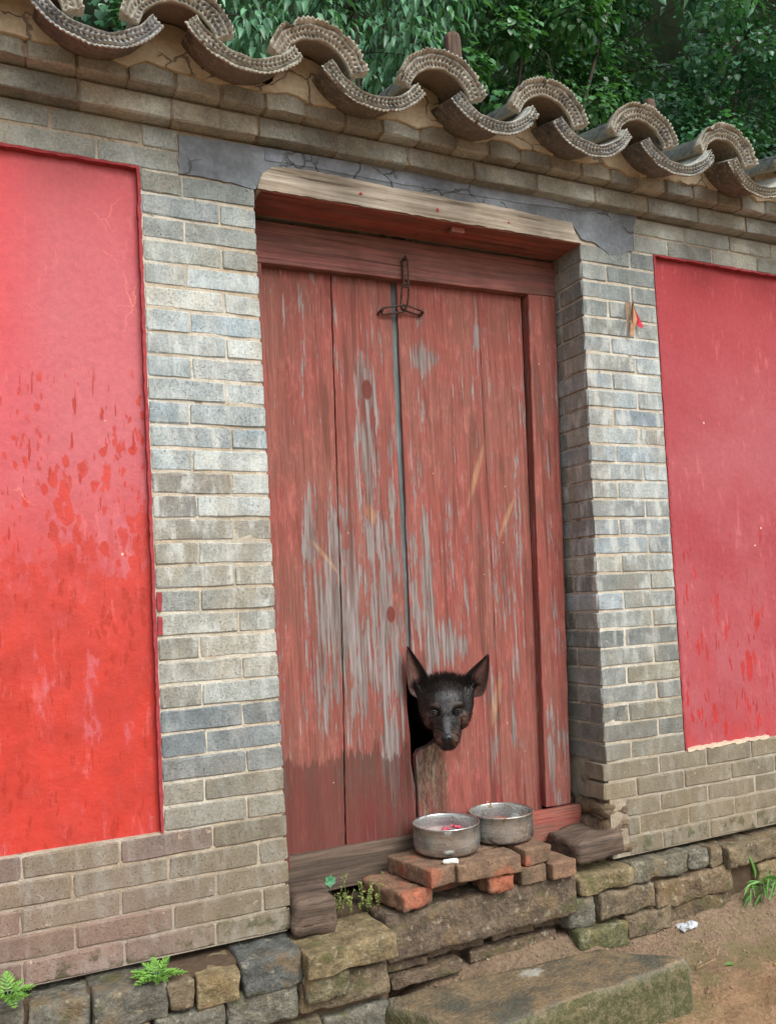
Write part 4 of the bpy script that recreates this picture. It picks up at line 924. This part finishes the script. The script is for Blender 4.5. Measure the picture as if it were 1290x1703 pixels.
for p in allv:
    c = BLK.copy()
    for s_ in (-1, 1):
        c = c.lerp(TAN_, .9 * min(1, 1.6 * blobw(p, (s_ * .055, -.055, -.01), (.045, .055, .07))))
        c = c.lerp(TAN_, .8 * min(1, 2 * blobw(p, (s_ * .026, -.085, .06), (.022, .04, .06))))
        c = c.lerp(TAN_, .45 * min(1, 1.3 * blobw(p, (s_ * .030, .024, .01), (.022, .014, .03))))
        c = c.lerp(GRY, .5 * min(1, 2 * blobw(p, (s_ * .05, -.012, .0), (.022, .012, .04))))
        c = c.lerp(BLK * .6, .97 * min(1, 3 * blobw(p, (s_ * .043, -.001, .02), (.026, .017, .035))))
    c = c.lerp(GRY, .55 * min(1, 1.8 * blobw(p, (0, -.05, .06), (.016, .05, .05))))
    c = c.lerp(GRY, .30 * min(1, 1.8 * blobw(p, (0, .052, -.02), (.07, .025, .06))))  # bluish forehead sheen put into the coat colour
    k = 1 + .5 * mnoise.noise(Vector(p) * 55); colr.append((c.x * k, c.y * k, c.z * k, 1))
for (a_, b_, t_, bl_, cup_) in (((-.112, .020, -.050), (-.040, .082, -.065), (-.124, .240, -.045), ((-.008, 0, 0), 1.1), .42), ((.044, .084, -.068), (.112, .014, -.045), (.160, .198, -.045), ((.012, -.010, 0), 1.3), .42)):
    ev, ef, S = ear(a_, b_, t_, bl_, cup_); o_ = len(allv); allv += ev; allf += [tuple(i + o_ for i in f) for f in ef]
    for i, p in enumerate(ev):
        if i < S:
            u = (i % 11) / 10; t = (i // 11) / 14; q = PNK.lerp(BRN, .35 + .65 * abs(2 * u - 1) ** 2) * (1 - .3 * t)
            if t_[0] < 0: q = q.lerp(BLK, smooth(.5, .75, u))
            else: q = q.lerp(BLK, smooth(.45, .15, u))
        else: q = BLK
        colr.append((q.x, q.y, q.z, 1))
me = mesh('dog', [Vector(dogw(p)) - E0 for p in allv], allf, True)
ca = me.color_attributes.new('coat', 'FLOAT_COLOR', 'POINT'); ca.data.foreach_set('color', np.array(colr, dtype=np.float32).ravel())
dog = link('dog', me, FUR, None, E0); tag(dog, 'dark brown prick-eared dog poking its head through the hole in the door', 'dog')
sm_ = dog.modifiers.new('s', 'SMOOTH'); sm_.factor = .5; sm_.iterations = 2
def ball(nm, c, r, m, n=16, sq=(1, 1, 1)):
    vs, fs = [], []
    for i in range(n + 1):
        for k in range(2 * n): a, b = math.pi * i / n, math.pi * k / n; vs.append(Rv * (r * sq[0] * math.sin(a) * math.cos(b)) + Uv * (r * sq[1] * math.cos(a)) + Ov * (r * sq[2] * math.sin(a) * math.sin(b)))
    for i in range(n):
        for k in range(2 * n): fs.append((i * 2 * n + k, i * 2 * n + (k + 1) % (2 * n), (i + 1) * 2 * n + (k + 1) % (2 * n), (i + 1) * 2 * n + k))
    o = link(nm, mesh(nm, vs, fs, True), m, dog, dogw(c) - E0); return o
EYE = M('dark_wet_eye', .15).done((.045, .034, .028, 1)); PUP = M('eye_pupil', .06).done((.002, .002, .002, 1)); NOSE = mat_flat('wet_black_nose', (.02, .022, .025, 1), .22, .001, 300); LID = mat_flat('grey_eyelid', (.018, .014, .013, 1), .5, .001, 200)
for s_ in (-1, 1):
    e = ball('eye', (s_ * .042, -.005, .0205), .0138, EYE, sq=(1.05, .72, .8)); pu = ball('pupil', (s_ * .042, -.0045, .0285), .0062, PUP, 8, sq=(1, 1, .6)); pu.parent = e; pu.location = dogw((s_ * .042, -.0045, .0285)) - dogw((s_ * .042, -.005, .0205))
    arc = []; arc2 = []
    for i in range(11):
        t = math.pi * i / 10; arc.append(Rv * (.0135 * math.cos(t)) + Uv * (.0080 * math.sin(t) - .001) + Ov * (.0125 - .004 * abs(math.cos(t)))); arc2.append(Rv * (.0135 * math.cos(t)) - Uv * (.0080 * math.sin(t)) + Ov * (.011 - .004 * abs(math.cos(t))))
    o = link('eyelid', join_me('eyelid', [tube('l', arc, .0028, 6), tube('l', arc2, .0014, 6)]), LID, dog, dogw((s_ * .042, -.004, .0200)) - E0)
nz_ = ball('nose', (0, -.0845, .102), .0165, NOSE, sq=(1.15, .82, .75))
HOL = mat_flat('nostril', (.003, .003, .003, 1), .9)
for s_ in (-1, 1): ball('nostril', (s_ * .0075, -.086, .1135), .0042, HOL, 6)
# wet tufts on the nape and short fur all over the head outline
hv, hf = [], []
def hair(p, d, L, w_):
    b = len(hv); s_ = d.cross(Ov).normalized() * w_
    hv.extend([p - s_, p + s_, p + d * L * .6 + s_ * .6 + Uv * L * .05, p + d * L * .6 - s_ * .6 + Uv * L * .05, p + d * L]); hf.extend([(b, b + 1, b + 2, b + 3), (b + 3, b + 2, b + 4)])
rd = random.Random(4)
me.update(); N_ = len(vv); nrm = np.zeros(len(me.vertices) * 3); me.vertices.foreach_get('normal', nrm); nrm = nrm.reshape(-1, 3)
idxs = [i for i in range(N_) if vv[i][2] > -.22 and vv[i][1] > -.14]
for _ in range(9000):
    i = rd.choice(idxs); p = vv[i]; n_ = Vector(nrm[i]); 
    if abs(p[0]) < .025 and p[1] < -.07 and p[2] > .08: continue
    if (abs(abs(p[0]) - .043) < .021 and abs(p[1] + .004) < .015 and p[2] > -.02): continue
    nape = p[1] > .066 and p[2] < -.05
    flow = (Uv * .9 - Ov * .8 if p[1] > -.02 else Rv * (1 if p[0] > 0 else -1) - Uv * .5 - Ov * .8) + Rv * rd.uniform(-.4, .4)
    d = (flow.normalized() * (.8 if not nape else .5) + n_ * (.28 if not nape else .9)).normalized()
    hair(Vector(dogw(p)) - E0, d, rd.uniform(.006, .010) if not nape else rd.uniform(.018, .040), .0005 if not nape else .0010)
FURH = mat_flat('fur_strands', (.008, .006, .005, 1), .9); FURH.node_tree.nodes['Principled BSDF'].inputs['Specular IOR Level'].default_value = .08
o = link('fur', mesh('fur', hv, hf), FURH, dog, (0, 0, 0)); tag(o, kind='stuff')

# ------------------------------------------------------------ vegetation
def leaves(name, items, shape, parent, m, loc):       # items: (pos, dir, normal, size, tint)
    prof = {'point': [(0, 0), (.25, .17), (.55, .16), (1, 0)], 'round': [(0, 0), (.2, .36), (.6, .40), (.95, 0)], 'blade': [(0, .02), (.3, .055), (.7, .05), (1, 0)]}[shape]
    n = len(items); P = np.array([i[0] for i in items], float) - np.array(loc); D = np.array([i[1] for i in items], float); U = np.array([i[2] for i in items], float); S = np.array([i[3] for i in items]); T = np.array([i[4] for i in items])
    D /= np.linalg.norm(D, axis=1)[:, None]; W = np.cross(D, U); W /= np.linalg.norm(W, axis=1)[:, None] + 1e-9; U = np.cross(W, D)
    pts = []
    for (a, b) in prof[1:-1]:
        dr = -.25 * a * a
        pts += [(a, -b, .10 + dr), (a, 0, dr), (a, b, .10 + dr)]
    loc_ = [(prof[0][0], 0, 0)] + pts + [(prof[-1][0], 0, -.25)]
    V = np.stack([P + S[:, None] * (D * a + W * b + U * c) for a, b, c in loc_], 1).reshape(-1, 3)
    F0 = [(0, 1, 2), (0, 2, 3), (1, 4, 5, 2), (2, 5, 6, 3), (4, 7, 5), (5, 7, 6)]
    fs = []; k = len(loc_)
    for i in range(n): fs += [tuple(q + i * k for q in f) for f in F0]
    me = mesh(name, V, fs, True); at_ = me.attributes.new('tint', 'FLOAT', 'POINT'); at_.data.foreach_set('value', np.repeat(T, k).astype(np.float32))
    o = link(name, me, m, parent, (0, 0, 0)); return tag(o, kind='stuff')
L_BRIGHT = mat_leaf('bright_weed_leaf', (.10, .26, .045, 1), (.22, .42, .07, 1), .6)
L_SHRUB = mat_leaf('narrow_shrub_leaf', (.03, .12, .065, 1), (.15, .36, .19, 1), .4)
L_IVY = mat_leaf('glossy_climber_leaf', (.024, .10, .048, 1), (.14, .34, .12, 1), .34)
L_BUSH = mat_leaf('cool_green_bush_leaf', (.022, .095, .052, 1), (.11, .30, .15, 1), .34)
L_GRASS = mat_leaf('grass_blade', (.08, .24, .05, 1), (.18, .38, .09, 1), .5)
L_WEED = mat_leaf('dry_weed', (.14, .20, .05, 1), (.32, .34, .10, 1), .7)
BARK = mat_flat('dark_bark', (.045, .033, .025, 1), .9, .004, 40)
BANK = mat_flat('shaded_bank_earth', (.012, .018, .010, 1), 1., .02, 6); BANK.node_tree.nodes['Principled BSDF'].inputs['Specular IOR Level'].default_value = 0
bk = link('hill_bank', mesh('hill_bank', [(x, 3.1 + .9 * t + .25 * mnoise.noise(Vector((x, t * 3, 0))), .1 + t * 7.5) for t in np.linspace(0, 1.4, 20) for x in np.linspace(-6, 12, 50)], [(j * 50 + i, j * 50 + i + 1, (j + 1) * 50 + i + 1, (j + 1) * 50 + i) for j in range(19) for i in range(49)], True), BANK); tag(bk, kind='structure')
def rv(): v = Vector((random.gauss(0, 1), random.gauss(0, 1), random.gauss(0, 1))); return v.normalized()
def foliage(name, label, clumps, shape, m, size, per, droop, stems, tintf=.5):
    base = Vector(stems[0][0]); root = empty(name, base, label, name.split('_')[-1])
    items = []
    for (c, r_) in clumps:
        cc = Vector(c); tb = random.uniform(.1, .8)
        for _ in range(int(per * r_ * r_ / .04)):
            d = rv(); q = d * r_ * random.uniform(.55, 1.05); q.z *= .75; p = cc + q
            dr = (Vector((d.x, d.y - .3, d.z * .3)) + Vector((0, 0, -droop)) + rv() * .5).normalized()
            u = (Vector((0, -.45, 1)) + rv() * .45 + d * .4).normalized()
            items.append((p, dr, u, size * random.uniform(.6, 1.25), min(1, max(0, tb * .6 + random.gauss(.15, .25)))))
    leaves('foliage', items, shape, root, m, base)
    tb = []
    for st in stems:
        pts = [Vector(p) - base for p in st]; n = len(pts); tb.append(tube('s', pts, .02, 6, rr=[.018 * (1 - i / n) + .005 for i in range(n)]))
    for (c, r_) in clumps[::3]:
        a = Vector(c); b = Vector(min(stems, key=lambda s: (Vector(s[-1]) - a).length)[-1]); mid = a.lerp(b, .5) + rv() * .08
        tb.append(tube('s', [b - base, mid - base, a - base, a + rv() * r_ * .8 - base], .005, 5, rr=[.004, .003, .0025, .0015]))
    link('stem', join_me('stem', tb), BARK, root, (0, 0, 0))
    return root
def grid_clumps(px0, px1, py0, py1, y, n, r, dy=.35, keep=None):
    out = []
    for _ in range(n):
        px, py = random.uniform(px0, px1), random.uniform(py0, py1)
        if keep and not keep(px, py): continue
        out.append((tuple(at(px, py, y + random.uniform(-dy, dy))), random.uniform(r * .6, r * 1.3)))
    return out
# shrub with narrow drooping leaves, upper left of the roof
P_ = lambda px, py, y: tuple(at(px, py, y))
foliage('drooping_shrub', 'narrow-leaved drooping shrub behind the left roof tiles', grid_clumps(250, 740, -420, 130, 1.5, 46, .22, .4) + grid_clumps(250, 760, -300, 140, 2.3, 30, .3, .3), 'point', L_SHRUB, .080, 70, 1.1,
        [[P_(420, 300, 1.9)[:2] + (.3,), P_(430, 250, 1.8), P_(440, 60, 1.7)], [P_(620, 300, 2.)[:2] + (.3,), P_(600, 250, 1.9), P_(590, 20, 1.8)]])
foliage('climbing_vine', 'round-leaved climbing vine behind the middle roof tiles', grid_clumps(765, 990, -300, 190, 1.7, 44, .18, .25) + grid_clumps(740, 1050, -300, 210, 2.5, 36, .26, .3), 'round', L_IVY, .058, 150, .6,
        [[P_(840, 400, 1.9)[:2] + (.3,), P_(850, 250, 1.9), P_(870, 60, 1.8)], [P_(960, 400, 2.2)[:2] + (.3,), P_(950, 250, 2.1), P_(1010, 20, 2.1)]])
foliage('leafy_bush', 'dark leafy bush behind the right end of the roof', grid_clumps(1150, 1480, -300, 260, 1.9, 46, .2, .35, lambda x, y: x > 1200 or y > 90 or y < -50) + grid_clumps(1000, 1560, -300, 280, 2.7, 60, .26, .3), 'round', L_BUSH, .058, 140, .6,
        [[P_(1200, 420, 2.3)[:2] + (.3,), P_(1200, 300, 2.2), P_(1240, 60, 2.1)], [P_(1330, 400, 2.2)[:2] + (.3,), P_(1320, 250, 2.1), P_(1300, 20, 2.1)]])
cl = []
for _ in range(210):
    x = random.uniform(-3.5, 8.5); z = random.uniform(2.9, 6.2); t = (z - .1) / 7.5; cl.append(((x, 2.95 + .9 * t + random.uniform(-.15, .1), z), random.uniform(.3, .45)))
foliage('bank_creeper', 'dark creeper mat covering the shaded bank at the back', cl, 'round', L_BUSH, .085, 22, .7, [[(1., 3.1, 1.), (1.2, 3.2, 2.5), (1.5, 3.3, 4.)], [(5., 3.1, 1.), (5.2, 3.2, 2.5), (5.1, 3.3, 4.)]])
# unseen leaf canopy added above the frame to shade the bank and foliage
foliage('added_shade_tree', 'unseen leaf canopy added above the bank to shade it', [((x, y, 5.9 + random.uniform(-.2, .5)), random.uniform(.4, .6)) for x in np.arange(-1, 7, .75) for y in (1.5, 2.3, 3.1)], 'point', L_SHRUB, .14, 10, .6,
        [[(1.5, 3., .3), (1.6, 3., 3.), (1.8, 2.8, 5.6)], [(4.5, 3., .3), (4.4, 2.9, 3.), (4.3, 2.8, 5.6)]])
# timber post stubs behind the roof
def post(px, py, y, wd, label, dark=False):
    p = at(px, py, y); n = 10; pts = [(p.x, y, p.z - 1.6), (p.x + .01, y, p.z - .8), (p.x, y, p.z - .02), (p.x, y, p.z)]
    o = link('timber_post', tube('timber_post', [Vector(q) - Vector((p.x, y, p.z - 1.6)) for q in pts], wd, 12, sm=False, rr=[wd, wd, wd, wd * .86]), WPOST, None, (p.x, y, p.z - 1.6)); tag(o, label, 'post')
post(751, 60, .75, .040, 'weathered grey post stub standing just behind the middle roof tiles'); post(1078, 168, 1.0, .034, 'shorter dark post top barely showing above the right tiles')

# small weeds
def fern(px, py, y, r, label, n=8, zoff=0, seed=1):
    rd = random.Random(seed); base = at(px, py, y); base.z += zoff; root = empty('weed', base, label, 'weed'); items = []; st = []
    for k in range(n):
        a = 2 * math.pi * k / n + rd.uniform(-.3, .3); L = r * rd.uniform(.7, 1.15); d = Vector((math.cos(a), math.sin(a) * .7 - .25, rd.uniform(.3, .95))).normalized(); pts = []
        for i in range(7):
            t = i / 6; p = base + d * L * t + Vector((0, 0, -.35 * L * t * t)); pts.append(p - base)
            if i > 1:
                for sgn in (-1, 1):
                    sd2 = d.cross(Vector((0, 0, 1))).normalized() * sgn
                    for q in range(4): items.append((p + sd2 * L * .16 * (q % 2) * (1 - t) + d * L * .05 * q, (sd2 + d * (.3 + .4 * q) + Vector((0, 0, rd.uniform(-.1, .3)))).normalized(), Vector((0, -.4, 1)), L * rd.uniform(.20, .32) * (1.15 - .6 * t), rd.uniform(.1, 1)))
        items.append((base + d * L - Vector((0, 0, .35 * L)), d, Vector((0, 0, 1)), L * .3, .8)); st.append(tube('s', pts, .0012, 4, rr=[.0016] * 6 + [.0008]))
    leaves('foliage', items, 'point', root, L_BRIGHT, base); link('stem', join_me('stem', st), L_GRASS, root, (0, 0, 0))
fern(14, 1660, -.115, .062, 'bright green weed at the left end of the stone ledge', 16, 0, 1)
fern(262, 1627, -.10, .060, 'bright green weed in a ledge joint left of the doorway', 16, 0, 2)
# straggly weed on the ledge by the threshold
wb = at(590, 1512, .03); wroot = empty('straggly_weed', wb, 'thin yellow-green straggly weed beside the left pivot block', 'weed'); items, st = [], []
for k in range(34):
    b = wb + Vector((random.uniform(-.085, .09), random.uniform(-.03, .05), -.01)); h = random.uniform(.03, .085) if k > 3 else .13; d = Vector((random.uniform(-.4, .4), random.uniform(-.4, .2), 1)).normalized(); pts = [b - wb, b + d * h * .5 - wb, b + d * h + Vector((random.uniform(-.01, .01), 0, 0)) - wb]; st.append(tube('s', pts, .0009, 4))
    for i in range(9): p = b + d * h * random.uniform(.2, 1); items.append((p, (rv() + Vector((0, 0, .5))).normalized(), Vector((0, -.3, 1)), random.uniform(.005, .011), random.random()))
leaves('foliage', items, 'round', wroot, L_WEED, wb); link('stem', join_me('stem', st), L_WEED, wroot, (0, 0, 0))
cb = at(548, 1465, .1); croot = empty('clover_sprig', cb, 'small bluish-green leaf sprig against the threshold', 'weed')
leaves('foliage', [(cb, Vector((math.cos(a), -.5, math.sin(a) + .2)), Vector((0, -1, .3)), .022, .4) for a in np.linspace(.2, 5.8, 6)], 'round', croot, mat_leaf('blue_green_leaf', (.06, .22, .10, 1), (.10, .32, .16, 1), .5), cb); link('stem', tube('stem', [(0, 0, 0), (.004, .005, -.03), (0, .01, -.07)], .001, 4), L_GRASS, croot, (0, 0, 0))
# grass tuft at the hole in the ledge
gb = at(1262, 1470, -.08); groot = empty('grass_tuft', gb, 'green broad-bladed grass tuft by the dark hole in the right ledge', 'grass'); items = []; st = []
for k in range(5):
    top = gb + Vector((random.uniform(-.04, .06), random.uniform(-.03, .02), random.uniform(.0, .06))); st.append(tube('s', [Vector((random.uniform(-.01, .01), 0, -.07)), (top - gb) * .5, top - gb], .0014, 4))
    for q in range(5): a = random.uniform(0, 6.28); items.append((top - Vector((0, 0, .012 * q)), Vector((math.cos(a), math.sin(a) * .6 - .3, random.uniform(-.9, .5))), Vector((0, -.3, 1)), random.uniform(.055, .10), random.random()))
items.append((gb + Vector((-.02, 0, .02)), Vector((-.1, 0, 1)), Vector((0, -1, 0)), .10, .5))
leaves('blades', items, 'blade', groot, L_GRASS, gb); link('stem', join_me('stem', st), L_GRASS, groot, (0, 0, 0))

# fallen leaves and litter
def fallen(x, y, s_, label, m, a, z=None):
    z = gz(x, y) + .006 if z is None else z; e = Vector((x, y, z)); it = [(e, Vector((math.cos(a), math.sin(a), .05)), Vector((0, 0, 1)), s_, .5)]
    o = leaves('fallen_leaf', it, 'point', None, m, e); o.location = e; del o['kind']; tag(o, label, 'leaf')
p = at(1210, 1585, -.3)
L_YEL = mat_leaf('yellow_leaf', (.5, .4, .08, 1), (.6, .45, .1, 1), .6); L_REDL = mat_leaf('red_leaf', (.25, .03, .03, 1), (.3, .04, .04, 1), .6)
fallen(2.30, -.28, .06, 'green fallen leaf on the bare earth right of the step slab', L_GRASS, 2.7)
fallen(2.44, -.33, .03, 'tiny yellow fallen leaf on the bare earth near the frame edge', L_YEL, .6)
fallen(1.93, -.155, .03, 'dark red fallen leaf at the back corner of the step slab', L_REDL, .4)
# gravel, twigs and straw
gm = []
for i in range(5): gm.append(block_me('g', 1, .8, .6, (2, 2, 2), .4, .12, 2, i))
vs, fs = [], []
for _ in range(1500):
    x = random.uniform(1.02, 3.1); y = -abs(random.gauss(0, .16)) - .01 if random.random() < .75 else random.uniform(-.9, -.05)
    me = random.choice(gm); s_ = random.choice([.003, .004, .005, .007, .010]) * random.uniform(.7, 1.2); mt = Matrix.Translation((x, y, gz(x, y) + s_ * .15)) @ Euler((random.random() * 6, random.random() * 6, random.random() * 6)).to_matrix().to_4x4() @ Matrix.Scale(s_, 4)
    o_ = len(vs); vs += [mt @ v.co for v in me.vertices]; fs += [[i + o_ for i in p_.vertices] for p_ in me.polygons]
tag(link('gravel', mesh('gravel', vs, fs), mat_flat('pebble_mix', srgb(150, 130, 108), .9, 0, 14)), 'loose grit and pebbles along the foot of the wall', 'gravel', kind='stuff')
tw = []
for _ in range(150):
    near = random.random() < .6
    x = random.gauss(1.02, .05) if near else random.uniform(1.1, 2.3); y = random.uniform(-.28, -.06); z = gz(x, y) + .006; a = random.uniform(0, 6.28); L = random.uniform(.02, .07)
    if near: z = gz(x, y) + random.uniform(0, .07)
    d = Vector((math.cos(a) * L, math.sin(a) * L * .6, random.uniform(-.01, .03))); tw.append(tube('t', [(x, y, z), Vector((x, y, z)) + d * .5 + Vector((0, 0, .004)), Vector((x, y, z)) + d], random.uniform(.0006, .0014), 4))
tag(link('straw', join_me('straw', tw), mat_flat('dry_straw', srgb(176, 152, 118), .9)), 'dry straw and twigs scattered by the step', 'straw', kind='stuff')
print('bricks', nb)
